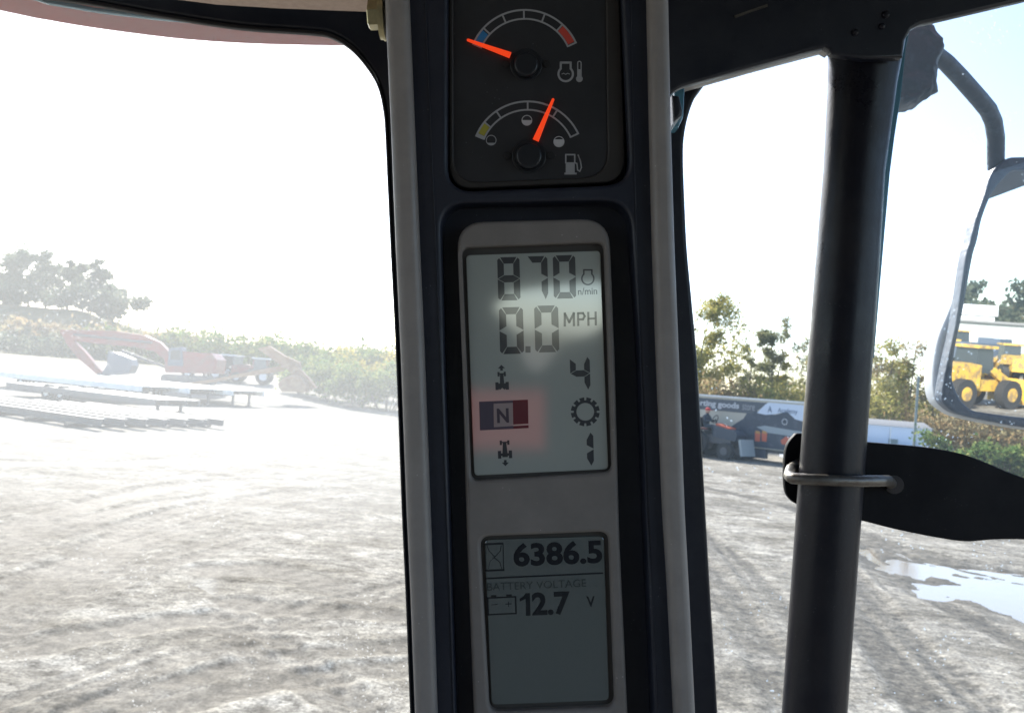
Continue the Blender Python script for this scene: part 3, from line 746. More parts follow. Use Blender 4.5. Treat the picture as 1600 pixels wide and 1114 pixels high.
def tractor_sym(cx, y0, flip):
    s_ = -1 if flip else 1; h = 29
    def Y(v): return y0 + v if not flip else y0 + h - v
    if not flip:
        pr = [[(-6.5, 0), (-3.3, 0), (-3.3, 7), (-6.5, 7)], [(3.3, 0), (6.5, 0), (6.5, 7), (3.3, 7)], [(-4, 2), (4, 2), (4, 4), (-4, 4)], [(-2.6, 2), (2.6, 2), (3.4, 19), (-3.4, 19)],
              [(-10.5, 16), (-5.5, 16), (-5.5, 28), (-10.5, 28)], [(5.5, 16), (10.5, 16), (10.5, 28), (5.5, 28)], [(-6, 18), (6, 18), (6, 26), (3.5, 28), (0, 25), (-3.5, 28), (-6, 26)]]
        ar = [[(0, -11), (5.5, -5.5), (-5.5, -5.5)], [(-2, -6), (2, -6), (2, -2), (-2, -2)]]
    else:
        pr = [[(-7.5, 0), (-4.2, 0), (-4.2, 7), (-7.5, 7)], [(4.2, 0), (7.5, 0), (7.5, 7), (4.2, 7)], [(-5, 2), (5, 2), (5, 4), (-5, 4)], [(-2.6, 2), (2.6, 2), (4.4, 26), (-4.4, 26)],
              [(-11, 16), (-6, 16), (-6, 28), (-11, 28)], [(6, 16), (11, 16), (11, 28), (6, 28)], [(-6, 20), (6, 20), (6, 24), (-6, 24)]]
        ar = [[(0, 40), (5.5, 34.5), (-5.5, 34.5)], [(-2, 35), (2, 35), (2, 30.5), (-2, 30.5)]]
    return kpart('tractor_symbol', [rot_px([(cx + a, y0 + b) for a, b in p], (cx, y0 + 14), 2.3) for p in pr + ar], ZL, ZL + .00012, M['lcdink'], l1)
tractor_sym(784.3, 581, False); tractor_sym(788.8, 688, True)
kpart('neutral_box', [[(748.5, 627.6), (771.3, 626.7), (771.8, 671.3), (750, 672.4)], [(771.3, 626.7), (801.2, 625.4), (801.3, 629.4), (771.4, 630.7)],
      [(771.7, 667.3), (802, 665.2), (802.2, 669.8), (771.8, 671.3)]], ZL, ZL + .00012, mat('lcd_ink_slate', (.085, .07, .10), .3), l1)
kpart('neutral_box', [[(801.2, 625.4), (824.8, 624.4), (825.6, 661.8), (801.9, 663.2)], [(802, 665.6), (825.8, 664.2), (826, 668.6), (802.2, 669.8)]], ZL, ZL + .00012, M['maroon'], l1)
kpart('neutral_window', [[(771.9, 631.1), (800.8, 629.8), (801.6, 665), (772.2, 667)]], ZL, ZL + .00008, mat('lcd_pink_grey', (.33, .27, .27), .3), l1)
fit_text('neutral_letter', 'N', (776.5, 638, 795, 660.5), ZL + .0002, mat('lcd_ink_mauve', (.075, .055, .075), .3), l1, offset=.035)
fit_text('hour_reading', '6386.5', (802, 845.5, 941, 882.5), ZL2 + .0001, mat('lcd_ink_deep', (.008, .011, .016), .3), l2, offset=.035, rot=2.4)
kpart('voltage_reading', [[(821, 926.5), (828, 926), (829, 961.3), (821.8, 961.8), (821.3, 935), (812.2, 939.5), (812, 934.8), (817.5, 931.5)]], ZL2, ZL2 + .0001, M['lcdink3'], l2)
fit_text('voltage_reading', '2.7', (831, 924, 891, 961), ZL2 + .0001, M['lcdink3'], l2, offset=.035, rot=2.4)
fit_text('voltage_caption', 'BATTERY VOLTAGE', (761, 907.5, 916, 919.5), ZL2 + .0001, mat('lcd_ink_weak', (.032, .045, .045), .3), l2, rot=2.4)
fit_text('voltage_unit', 'V', (916.5, 931, 929.5, 948), ZL2 + .0001, M['lcdink3'], l2, offset=.02, rot=2.4)
kpart('divider_line', [[(758.7, 902.2), (942.7, 893.6), (942.8, 896.2), (758.8, 904.8)]], ZL2, ZL2 + .0001, M['lcdink3'], l2)
kpart('hourglass_symbol', line([(758.6, 850), (785.6, 848.8)], 3) + line([(759.4, 891.4), (787, 890.2)], 3) + line([(759, 850), (759.8, 891)], 1) + line([(786, 849), (786.8, 890)], 1.6)
      + line([(761, 852), (764, 860), (773, 870), (782, 860), (783, 852)], 1.3) + line([(772.5, 871), (781, 878), (784, 888)], 1.3) + line([(773, 870), (766, 876), (763, 888)], .9), ZL2, ZL2 + .0001, M['lcdink3'], l2)
kpart('battery_symbol', line([(762, 934), (805.5, 932), (806.5, 958), (763, 960), (762, 934)], 2.4) + line([(768, 931), (774.5, 930.7)], 3.2) + line([(792, 929.8), (798.5, 929.5)], 3.2)
      + line([(768, 944.5), (777, 944)], 1.2) + line([(790, 943.5), (799, 943)], 1.2) + line([(794.4, 939.5), (794.6, 947.5)], 1.2), ZL2, ZL2 + .0001, M['lcdink3'], l2)
# hex bolt with washer through the left edge of the column
mb = MB()
c0, ax = K @ Vector((*k2(575, 24, -.02), -.02)), (K.to_3x3() @ Vector((1, 0, 0)))
mb.tube([P(592, 24, .505) , P(577, 24.5, .505)], [.0082, .0082], 6); mb.tube([P(578, 24.5, .505), P(575.5, 24.5, .505)], [.0082, .0068], 6)
bolt = mb.build('hex_bolt', M['brass'], con, world=True, smooth=20)
mb = MB(); mb.tube([P(599, 24, .505), P(594, 24, .505)], .0135, 28); mb.tube([P(603, 24, .505), P(599.4, 24, .505)], .0142, 28)
mb.build('washer', M['brass'], con, world=True)

# ================================================================== CAB
cab = thing('machine_cab', 'black framed operator cab of a machine with dusty windshield, side glass, roof and tan headliner', 'cab', T(0, 0, 1.6))
DW = .95                                   # windshield distance
zw = .5 - DW
wl_open = [(-900, -140), (-300, -62), (0, -18), (132, 0), (240, 19), (340, 35), (400, 42), (488, 48), (520, 54), (552, 74), (580, 108), (594, 136), (601, 168), (604, 200),
           (608, 290), (612.5, 390), (621, 560), (630, 800), (636, 930), (643, 1114), (655, 1420), (640, 1500), (560, 1520), (-900, 1560)]
wl_open = catmull(wl_open, keep=lambda p: -10 < p.x < 650 and p.y < 1150)
plate('windshield_frame', [(-1000, -230), (200, -160), (700, -160), (705, 1600), (-1000, 1640)], [wl_open], zw - .012, zw, .004, M['frame'], cab, res=4)
gl_l = plate('windshield', [(-960, -200), (690, -140), (690, 1580), (-960, 1620)], [], zw - .018, zw - .0135, .0005, M['windshield'], cab, res=0)
plate('seal_strip', wl_open, [[(x + (-2.5 if x > 0 else 6), y + (5 if y < 300 else (-5 if y > 1350 else 0))) for x, y in wl_open]], zw - .004, zw + .004, .0008, M['rubber'], cab, res=1)
# tinted upper edge of the windshield
teal = [(-300, -75), (0, -28), (72, -4), (150, 10), (240, 21), (345, 33), (345, 36), (240, 27), (150, 16), (72, 3), (0, -20), (-300, -65)]
plate('glass_edge', [(x, y + 2) for x, y in teal], [], zw - .028, zw - .020, .001, M['edge'], cab, res=1)
# headliner and roof
mb = MB()
hl = [(-900, -150), (0, -50), (150, -22), (276, 0), (340, 8), (440, 14), (572, 19), (640, 22)]
front = [P(x, y, .80) for x, y in hl]; back = [Vector((p.x * 1.0, -1.0, p.z + .04)) for p in front]
for a, b, c, d in zip(front[:-1], front[1:], back[1:], back[:-1]):
    up = Vector((0, 0, .05)); mb.add([a, b, c, d, a + up, b + up, c + up, d + up], [(0, 1, 2, 3), (4, 7, 6, 5), (0, 4, 5, 1), (1, 5, 6, 2), (2, 6, 7, 3), (3, 7, 4, 0)])
mb.build('headliner', M['liner'], cab, world=True, smooth=60)
mb = MB()
lip = catmull([(-900, -190), (-400, -70), (0, 17), (80, 33), (160, 46), (280, 61), (400, 69), (552, 72), (700, 70), (900, 60)], closed=False)
fr = [P(x, y, 1.34) for x, y in lip]; bk = [Vector((p.x, P(400, 40, .98).y + .06, p.z + .035)) for p in fr]
for a, b, c, d in zip(fr[:-1], fr[1:], bk[1:], bk[:-1]):
    up = Vector((0, 0, .07)); mb.add([a, b, c, d, a + up, b + up, c + up, d + up], [(0, 1, 2, 3), (4, 7, 6, 5), (0, 4, 5, 1), (1, 5, 6, 2), (2, 6, 7, 3), (3, 7, 4, 0)])
mb.build('roof_visor', M['visor'], cab, world=True, smooth=60)
mb = MB(); mb.box((0.05, -.02, EYE + .60), (1.95, 2.1, .07)); mb.build('roof', M['visor'], cab, world=True)
mb = MB(); mb.box((0.05, -.05, EYE + .50), (1.9, 1.9, .05)); mb.build('roof_lining', M['cabgrey'], cab, world=True)

# right-hand window opening, its top beam and the pane
DR = .90; zr = .5 - DR
r_open = roundpoly([(1066, 134, 0), (1102, 124, 0), (1294, 70, 8), (1352, 80, 0), (1352, 1500, 0), (1140, 1500, 30), (1122, 1114, 0), (1110, 905, 0), (1103.5, 830, 0), (1090, 560, 0), (1074.5, 390, 0), (1069, 260, 0)], 4)
arc = [(1104, 129), (1088, 150), (1077, 178), (1070, 212), (1068.5, 250), (1071, 320), (1074.5, 390), (1082, 470), (1090, 560), (1098, 700), (1103.5, 800), (1111, 930), (1122, 1114), (1140, 1500)]
arc = catmull(arc, closed=False)
side_open = [(1700, 1500), (1700, -40), (1600, -30), (1440, -10), (1104, 60)] + arc
plate('side_window_frame', [(1010, -220), (1900, -220), (1900, 1620), (1040, 1620)], [side_open], zr - .05, zr, .004, M['frame'], cab, res=4)
plate('door_glass', [(1030, -180), (1860, -180), (1860, 1580), (1060, 1580)], [], zr - .030, zr - .026, .0004, M['doorglass'], cab, res=0)
# top beams: rounded bars seen against the sky
plate('top_beam', [(1030, -260), (1900, -260), (1900, -76), (1600, 0), (1455, 34), (1440, 37), (1424, 46), (1414, 64), (1411, 90), (1352, 92), (1300, 84), (1296, 77), (1290, 73), (1180, 103), (1066, 135), (1040, 150)], [],
      .5 - .797, .5 - .785, .0025, M['frame'], cab, res=4)
plate('beam_lip', [(1286, 70), (1298, 82), (1289, 77), (1180, 106), (1067, 138), (1066, 134), (1180, 101)], [], .5 - .88, .5 - .862, .0007, M['taupe'], cab, res=1)
plate('glass_edge', [(1421, 52), (1416, 74), (1408, 150), (1398, 215), (1391, 270), (1383, 360), (1377, 430), (1366, 560), (1350, 560), (1362, 420), (1370, 360), (1374, 270), (1380, 215), (1392, 150), (1408, 70)], [], .5 - .872, .5 - .866, .0008, M['edge'], cab, res=1)
plate('catch_block', [(1050, 148), (1062, 150), (1067, 172), (1066, 180), (1052, 192)], [], .5 - .84, .5 - .79, .003, M['frame'], cab)
plate('catch_spacer', [(1054, 138), (1070, 138), (1068, 182), (1060, 200), (1052, 200)], [], .5 - .872, .5 - .85, .002, M['edge'], cab)
for (x, y, r_) in ((1386, 22, 6), (1380, 40, 5), (1338, 50, 5)):
    plate('screw_head', disc(x, y, r_, 12), [], .5 - .786, .5 - .782, .002, M['tube'], cab)
mb = MB(); mb.bar(P(1148, 27, .7845), P(1199, 9, .7845), .0016, .002); mb.build('beam_scratch_rod', M['zinc'], cab, world=True)
# round post
mb = MB(); pts = [(1354, 60), (1347, 130), (1334, 269), (1323, 420), (1299, 740), (1272, 1114), (1245, 1480)]
mb.tube([P(x, y, .83) for x, y in pts], [.034, .0305, .0272, .0283, .0290, .0290, .0290], 48)
post = mb.build('round_post', M['tube'], cab, world=True, smooth=40)
# lower shell, rear wall with an opening added for the LCD reflection, posts
mb = MB(); mb.box((.05, -.05, 1.62), (1.9, 2.0, .06)); mb.build('floor_plate', M['cabgrey'], cab, world=True)
reflection_hole = [(770, 478), (800, 455), (868, 446), (940, 440), (952, 452), (950, 505), (925, 522), (880, 535), (862, 560), (842, 582), (822, 572), (806, 520), (788, 500)]  # added opening, outlined to reflect as the bright patch on the LCD
sc_ = 2.0
def rk(px, py): return ((px - 800) / F * sc_, (557 - py) / F * sc_)
me = curve_mesh([[(-1.0, -1.35), (1.0, -1.35), (1.0, .62), (-1.0, .62)], [rk(x, y) for x, y in reflection_hole]], -.02, .02, .004)
me.transform(MATW[cab.name].inverted() @ K @ Matrix.Translation((0, 0, .5 + 1.0)))
me.name = 'rear_wall'; finish(me); link_mesh('rear_wall', me, M['cabgrey'], cab)
for x in (-.93, 1.02):
    mb = MB(); mb.box((x, -.05, 2.12), (.05, 1.9, .95)); mb.build('side_panel', M['cabgrey'], cab, world=True)
for x, y in ((-.93, -.98), (-.93, .0), (1.02, -.98), (-.93, .98)):
    mb = MB(); mb.box((x, y, 2.7), (.07, .07, 2.2)); mb.build('corner_post', M['frame'], cab, world=True)

# bracket plate clamped on the post and U-bolt
br = thing('mirror_bracket', 'flat black steel bracket arm clamped across the round post and reaching to the right', 'bracket', Matrix.Translation(P(1300, 750, .87)))
bo = [(1240, 682), (1252, 677), (1300, 684), (1353, 690.5), (1430, 697), (1475, 703), (1510, 711), (1545, 724), (1580, 739), (1625, 752), (1760, 775), (1760, 875),
      (1640, 848), (1600, 843), (1555, 843), (1512, 846), (1470, 841), (1400, 827), (1345, 813), (1290, 801), (1250, 789), (1238, 783), (1228, 768), (1226, 735), (1229, 700)]
bp_ = plate('bracket_plate', catmull(bo, keep=lambda p: p.x < 1700), [], .5 - .872, .5 - .864, .0016, M['plate'], br, res=4)
mb = MB(); path = [(1252, 722, .868), (1236, 733, .850), (1233, 743, .828), (1238, 747, .805), (1262, 749, .797), (1300, 750.5, .794), (1345, 751.5, .797), (1375, 751, .806), (1388, 751, .825), (1391, 754, .845), (1393, 756, .87)]
fine = []
for i in range(len(path) - 1):
    for t in (0, .33, .66): fine.append(tuple(a + (b - a) * t for a, b in zip(path[i], path[i + 1])))
fine.append(path[-1])
mb.tube([P(*p) for p in fine], .0052, 16)
mb.build('clamp_rod', M['zinc'], br, world=True, smooth=60)
mb = MB(); mb.tube([P(1396, 757, .864), P(1396, 757, .858)], .0065, 6); mb.tube([P(1397, 757, .8642), P(1397, 757, .862)], .009, 20)
mb.build('clamp_nut', M['steel'], br, world=True)

# ================================================================== MIRROR
DM = 1.32
rdir = Vector((.30, -1, 0)).normalized()                      # where the middle of the mirror looks
vin = ray(1552, 512).normalized(); mn = (rdir - vin).normalized(); mp0 = P(1552, 512, DM)
mx_ = Vector((0, 0, 1)).cross(mn).normalized(); my_ = mn.cross(mx_)
MK = Matrix.Translation(mp0) @ Matrix((mx_, my_, mn)).transposed().to_4x4()
mir = thing('side_mirror', 'large rounded side mirror with dark rim beyond the door glass, reflecting yellow machines', 'mirror', MK)
def mplate(name, outline, holes, z0, z1, bev, m, res=3):
    inv = MK.inverted(); p0 = MK @ Vector((0, 0, z1))
    f_ = lambda pts: [tuple((inv @ onplane(x, y, p0, mn)).xy) for x, y in pts]
    me = curve_mesh([f_(outline)] + [f_(h) for h in holes], z0, z1, bev, res); me.name = name; finish(me)
    return link_mesh(name, me, m, mir)
out_ = [(1690, 245), (1600, 245), (1576, 247), (1560, 258), (1548, 274), (1539, 304), (1526, 340), (1517, 375), (1509, 405), (1494, 505), (1482, 560), (1475, 595), (1472, 622), (1480, 636), (1506, 650), (1600, 668), (1690, 676), (1730, 650), (1740, 600), (1740, 300), (1725, 260)]
inn_ = [(1690, 265), (1600, 265), (1581, 268), (1567, 281), (1555, 296), (1547, 310), (1535, 342), (1528, 375), (1520, 404), (1504, 492), (1493, 545), (1489, 580), (1490, 598), (1500, 622), (1518, 640), (1545, 646), (1600, 653), (1690, 660), (1715, 640), (1722, 600), (1722, 300), (1710, 275)]
near_ = lambda p: p.x < 1610
out_, inn_, shell = catmull(out_, keep=near_), catmull(inn_, keep=near_), None
mplate('mirror_rim', out_, [inn_], -.02, .012, .004, M['mirrorarm'])
mplate('mirror_face', [(x + (4 if x > 1600 else -3), y) for x, y in inn_], [], -.004, .001, .0003, M['mirror'], 0)
shell = [(1690, 262), (1600, 262), (1560, 276), (1536, 330), (1512, 400), (1490, 470), (1470, 520), (1462, 560), (1460, 602), (1466, 628), (1480, 642), (1510, 656), (1600, 672), (1690, 680), (1740, 650), (1745, 300)]
mplate('mirror_shell', catmull(shell, keep=near_), [], -.075, -.022, .012, M['paleplastic'], 5)
arm = mir
mb = MB(); mb.tube([P(1452, 78, 1.16), P(1478, 98, 1.18), P(1500, 121, 1.2), P(1530, 155, 1.23), P(1544, 172, 1.25), P(1552, 190, 1.27), P(1556, 215, 1.29), P(1556, 262, 1.33)], [.011, .0112, .0115, .0118, .0120, .0120, .0120, .0120], 20)
mb.build('arm_tube', M['mirrorarm'], arm, world=True)
blk = [(1405, 40), (1440, 30), (1456, 33), (1478, 58), (1480, 72), (1474, 90), (1470, 108), (1468, 140), (1457, 150), (1438, 158), (1420, 161), (1402, 160), (1396, 120)]
pl_ = plate('bracket_block', blk, [], .5 - 1.18, .5 - 1.12, .010, M['mirrorarm'], arm, res=4)
bmx = bmesh.new(); bmx.from_mesh(pl_.data); bmesh.ops.triangulate(bmx, faces=bmx.faces)
bmesh.ops.subdivide_edges(bmx, edges=bmx.edges, cuts=3, use_grid_fill=True)
for v in bmx.verts:
    from mathutils import noise as mn_
    v.co += v.normal * (mn_.noise(v.co * 160) * .0022 + mn_.noise(v.co * 60) * .003)
bmx.to_mesh(pl_.data); bmx.free(); pl_.data.update()

# ================================================================== VEGETATION
def leaf_mesh(name, cen, size, jit=.5, squash=1.0):
    n = len(cen); cen = np.asarray(cen)
    a = rng.normal(size=(n, 3)); a /= np.linalg.norm(a, axis=1, keepdims=True)
    b = rng.normal(size=(n, 3)); b -= a * (a * b).sum(1, keepdims=True); b /= np.linalg.norm(b, axis=1, keepdims=True)
    s = size * (1 + (rng.random((n, 1)) - .5) * 2 * jit)
    a, b = a * s, b * s * .6
    nrm = np.cross(a, b) / (s + 1e-9) * .25
    v = np.stack([cen - a, cen + b + nrm, cen + a, cen - b + nrm], 1).reshape(-1, 3)
    me = bpy.data.meshes.new(name); me.vertices.add(4 * n); me.vertices.foreach_set('co', v.ravel())
    me.loops.add(4 * n); me.loops.foreach_set('vertex_index', np.arange(4 * n, dtype=np.int32))
    me.polygons.add(n); me.polygons.foreach_set('loop_start', np.arange(0, 4 * n, 4, dtype=np.int32)); me.polygons.foreach_set('loop_total', np.full(n, 4, dtype=np.int32))
    me.update(calc_edges=True); return me
def tree(x, y, z, h, w, label, lmat, nleaf=2600, leaf=.22, seed=0, sparse=.0, trunk=.16, low=.35, lean=0, group=None, name='tree', clump=None):
    rs = random.Random(seed); t = thing(name, label, 'tree', T(x, y, z), group)
    mb = MB(); tips = []
    top = Vector((lean * h, 0, h * .93)); bend = Vector((rs.uniform(-.06, .06) * h, rs.uniform(-.04, .04) * h, 0))
    tr = [Vector((0, 0, -.3)), Vector((0, 0, h * .2)) + bend * .3, Vector((lean * h * .5, 0, h * .52)) + bend, top]
    mb.tube(tr, [trunk * 1.25, trunk, trunk * .6, trunk * .12], 8)
    def at_(f):
        s_ = f * 3; i = min(int(s_), 2); return tr[i].lerp(tr[i + 1], s_ - i)
    nb = max(8, int(h * 1.6))
    for i in range(nb):
        f = low + (1 - low) * (i + rs.random()) / nb * .97
        p = at_(f); ang = rs.uniform(0, 2 * math.pi); L = w * .5 * (1.15 - .75 * abs(f - .6)) * rs.uniform(.55, 1.1)
        d = Vector((math.cos(ang), math.sin(ang), rs.uniform(.35, .95))).normalized()
        m1 = p + d * L * .5 + Vector((0, 0, L * .05)); e = p + d * L + Vector((0, 0, rs.uniform(-.05, .2) * L))
        mb.tube([p, m1, e], [trunk * .35 * (1.1 - f), trunk * .2 * (1.1 - f) + .01, .012], 5)
        tips += [(m1, L * .28), (e, L * .36)]
        for _ in range(2):
            a2 = ang + rs.uniform(-1.2, 1.2); e2 = m1 + Vector((math.cos(a2), math.sin(a2), rs.uniform(0, .9))).normalized() * L * .55
            mb.tube([m1, e2], [.03, .01], 4); tips.append((e2, L * .3))
    tips.append((top, w * .12))
    mb.build('trunk', M['bark'], t, smooth=60)
    tips = [q for q in tips if rs.random() > sparse]
    cs = []
    for _ in range(nleaf):
        c, r_ = rs.choice(tips); v = Vector((rs.gauss(0, 1), rs.gauss(0, 1), rs.gauss(0, .8)))
        cs.append(c + v * r_ * .55)
    me = leaf_mesh('crown', [tuple(c) for c in cs], leaf); link_mesh('crown', me, M[lmat], t)
    return t
def with_twigs(me, stems, rs):
    nv, nf = [tuple(v.co) for v in me.vertices], [tuple(p.vertices) for p in me.polygons]
    for x, y, h in stems:
        dx, dy = rs.uniform(-.12, .12) * h, rs.uniform(-.12, .12) * h; r0 = rs.uniform(.012, .035)
        segs = [((x, y, 0), (x + dx, y + dy, h), r0)]
        for _ in range(4):
            f = rs.uniform(.4, .9); b = (x + dx * f, y + dy * f, h * f); a = rs.uniform(0, 6.28); L = h * rs.uniform(.12, .25)
            segs.append((b, (b[0] + math.cos(a) * L, b[1] + math.sin(a) * L, b[2] + L * rs.uniform(.5, 1.3)), r0 * .55))
        for a, b, r in segs:
            o = len(nv)
            for (c, k) in ((a, 1), (b, .35)):
                nv += [(c[0] + r * k, c[1], c[2]), (c[0] - r * k * .5, c[1] + r * k, c[2]), (c[0] - r * k * .5, c[1] - r * k, c[2])]
            nf += [(o, o + 1, o + 4, o + 3), (o + 1, o + 2, o + 5, o + 4), (o + 2, o, o + 3, o + 5)]
    m2 = bpy.data.meshes.new(me.name); m2.from_pydata(nv, [], nf); return m2
def bush(x, y, z, w, d, h, label, lmat, n=3000, leaf=.2, name='bush', lumps=14, cat='bush', kind=None, stems=True, seed=1):
    rs = random.Random(seed)
    t = None
    cs = []
    L = [(rs.uniform(-.5, .5) * w, rs.uniform(-.5, .5) * d, rs.uniform(.25, 1) ** .7 * h * rs.uniform(.45, .85), rs.uniform(.14, .3)) for _ in range(lumps)]
    for _ in range(n):
        lx, ly, lz, lr = rs.choice(L); r_ = lr * min(w, h * 1.8)
        v = Vector((rs.gauss(0, 1), rs.gauss(0, 1), rs.gauss(0, 1)));  v = v.normalized() * r_ * rs.uniform(.35, 1.0) if rs.random() < .8 else v * r_ * .6
        q = [lx + v.x, ly + v.y, max(lz + v.z * .9, rs.uniform(0, .4))]; cs.append(q)
    me = leaf_mesh(name, cs, leaf)
    if kind:
        me = with_twigs(me, [(rs.uniform(-.5, .5) * w, rs.uniform(-.5, .5) * d, h * rs.uniform(.55, 1.25)) for _ in range(int(w * 9))], rs)
        o = link_mesh(name, me, M[lmat], None, T(x, y, z)); return tag(o, label, cat, kind=kind)
    t = thing(name, label, cat, T(x, y, z)); link_mesh('foliage', me, M[lmat], t)
    mb = MB()
    for lx, ly, lz, lr in L[:8]: mb.tube([(lx * .3, ly * .3, -.2), (lx * .7, ly * .7, lz * .6), (lx, ly, lz)], [.06, .04, .015], 5)
    mb.build('stem', M['bark'], t, smooth=60); t.children[-1]['kind'] = 'stuff'
    return t
def gz(x, y): return float(ground_height(np.array([x]), np.array([y]), False)[0][0])
def top_px(px, py_top, Y):       # world x, ground z and height of something whose top is at a pixel
    p = atY(px, py_top, Y); z = gz(p.x, Y); return p.x, z, p.z - z

# hilltop trees, far left
for i, (px, py, Y, w, n, lab) in enumerate([
        (52, 398, 172, 7.2, 3600, 'tallest tree of the hilltop clump at far left, dense grey crown'),
        (78, 408, 176, 5.0, 1900, 'tree with rounded top just right of the tallest hilltop tree'),
        (112, 414, 174, 5.2, 1500, 'thin open tree in the middle of the hilltop clump'),
        (136, 412, 172, 4.8, 1500, 'tree with a knobbly top, fourth in the hilltop clump from the left'),
        (162, 428, 170, 4.8, 1500, 'low spreading tree near the right end of the hilltop clump'),
        (180, 448, 168, 3.6, 900, 'smallest tree at the right end of the hilltop clump'),
        (8, 440, 176, 5.5, 1600, 'low tree left of the tallest hilltop tree, at the photo edge')]):
    x, z, h = top_px(px, py, Y); tree(x, Y, z, h, w * 1.25, lab, 'leaf_grey', int(n * 1.9), .34, 100 + i, .05, .2, .05, group='trees on the left hilltop')
x, z, h = top_px(80, 462, 166); bush(x, 164, z, 36, 5, 4.6, 'undergrowth along the hilltop edge under the left trees', 'leaf_grey', 3600, .36, 'undergrowth', 34, 'undergrowth', 'stuff', seed=5)
# hillside scrub
for i, (px, py, Y, w, d, h, lm, n) in enumerate([(110, 520, 150, 46, 14, 4.2, 'leaf_brown', 6500), (20, 515, 140, 30, 10, 3.6, 'leaf_grey', 3500), (180, 535, 150, 22, 10, 5.0, 'leaf_brown', 3200)]):
    p = atY(px, py, Y); bush(p.x, Y, gz(p.x, Y) - .3, w, d, h, ['russet scrub covering the slope below the hilltop trees', 'grey green scrub at the foot of the slope at far left', 'pale scrub at the right end of the slope'][i], lm, n, .36, 'hillside_scrub', 60, 'scrub', 'stuff', seed=20 + i)
# far woods beyond the machines
for i, (px, py, Y, w, h_, lm, n) in enumerate([(255, 508, 150, 22, 0, 'leaf_green', 5000), (360, 520, 150, 26, 0, 'leaf_green', 5000), (470, 532, 155, 20, 0, 'leaf_green', 4500), (560, 540, 150, 24, 0, 'leaf_green', 4500), (660, 545, 150, 24, 0, 'leaf_green', 3500)]):
    x, z, h = top_px(px, py, Y); bush(x, Y, z, w, 12, h, ['far green wood behind the red excavator', 'far green wood behind the parked machines', 'far green wood behind the rusty boom', 'far green wood behind the clipped bushes', 'far green wood hidden mostly by the console'][i], lm, n, .38, 'far_wood', 46, 'wood', 'stuff', seed=40 + i)
for i, (px, py, Y, w, d, lab, lm, n) in enumerate([
        (478, 552, 84, 3.6, 3, 'dark green bush right beside the rusty boom head', 'leaf_green', 3600),
        (520, 556, 80, 4.6, 3, 'wide green bush in the middle of the hedge row left of the console', 'leaf_green', 4200),
        (572, 536, 86, 4.6, 3, 'taller yellow topped bush behind the hedge row near the console', 'leaf_yellow', 3200),
        (562, 562, 76, 4.2, 3, 'low green bush in front of the yellow topped bush', 'leaf_green', 3600),
        (610, 556, 74, 4.4, 3, 'green bush at the right end of the hedge row, touching the console rail', 'leaf_green', 3600)]):
    x, z, h = top_px(px, py, Y); bush(x, Y, z, w, d, h, lab, lm, n, .15, 'bush', 18, seed=60 + i)

# right side trees
for i, (px, py, Y, w, n, lf, lm, sp, tk, low, lean, lab) in enumerate([
        (1112, 460, 72, 6.0, 14000, .11, 'leaf_olive', .08, .13, .28, 0, 'tall yellow green tree beside the black window frame right of the console'),
        (1190, 508, 74, 2.4, 2600, .10, 'leaf_willow', .2, .10, .30, -.04, 'short forked ivy covered trunk, left of the pair before the round post'),
        (1207, 510, 75, 3.4, 6500, .10, 'leaf_willow', .1, .16, .08, 0, 'thick ivy covered tree with a broken top, left of the round post'),
        (1236, 500, 76, 4.2, 4200, .09, 'leaf_willow', .25, .10, .3, -.03, 'thin wispy tree with sparse leaves, nearest the left side of the round post'),
        (1252, 548, 70, 1.4, 240, .10, 'leaf_brown', .4, .09, .5, .02, 'slim dark bare trunk close to the left side of the round post'),
        (1148, 585, 78, 1.4, 330, .12, 'leaf_brown', .2, .06, .3, 0, 'small thin sapling between the tall yellow tree and the ivy covered trunks'),
        (1124, 588, 76, .9, 200, .11, 'leaf_grey', .2, .05, .3, 0, 'tiny dark sapling at the foot of the tall yellow green tree'),
        (1428, 524, 70, 3.8, 1700, .10, 'leaf_brown', .35, .11, .35, .02, 'tallest sparse tree left of the side mirror'),
        (1398, 540, 72, 4.6, 5200, .12, 'leaf_olive', .15, .12, .2, 0, 'bushy olive tree between the round post and the pole'),
        (1372, 550, 74, 3.6, 2200, .11, 'leaf_brown', .3, .10, .3, 0, 'russet tree close to the right side of the round post'),
        (1462, 604, 66, 3.6, 2400, .14, 'leaf_olive', .1, .12, .1, 0, 'dense yellow green tree right of the pole under the mirror corner'),
        (1500, 612, 68, 3.6, 2400, .14, 'leaf_olive', .1, .12, .1, 0, 'dense olive tree directly below the mirror'),
        (1545, 612, 68, 3.8, 2200, .14, 'leaf_olive', .1, .12, .1, 0, 'second olive tree below the mirror, toward the photo edge'),
        (1590, 610, 66, 3.8, 2200, .14, 'leaf_brown', .1, .12, .1, 0, 'russet tree below the mirror at the right photo edge'),
        (1168, 552, 77, 2.2, 1300, .10, 'leaf_willow', .2, .06, .25, .03, 'thin pale sapling left of the forked ivy covered trunk'),
        (1222, 540, 73, 2.2, 1500, .10, 'leaf_yellow', .2, .07, .25, .02, 'yellow leaved sapling between the ivy covered tree and the round post'),
        (1262, 520, 78, 2.6, 1500, .10, 'leaf_willow', .25, .08, .2, .0, 'pale tree partly hidden by the left edge of the round post'),
        (1412, 540, 76, 2.4, 1100, .10, 'leaf_willow', .3, .07, .3, .03, 'thin pale tree leaning beside the tallest sparse tree left of the mirror'),
        (1300, 560, 75, 3.8, 1400, .14, 'leaf_olive', .2, .12, .2, 0, 'olive tree mostly hidden behind the round post')]):
    x, z, h = top_px(px, py, Y); tree(x, Y, z, h, w, lab, lm, n, lf, 200 + i, sp, tk, low, lean)
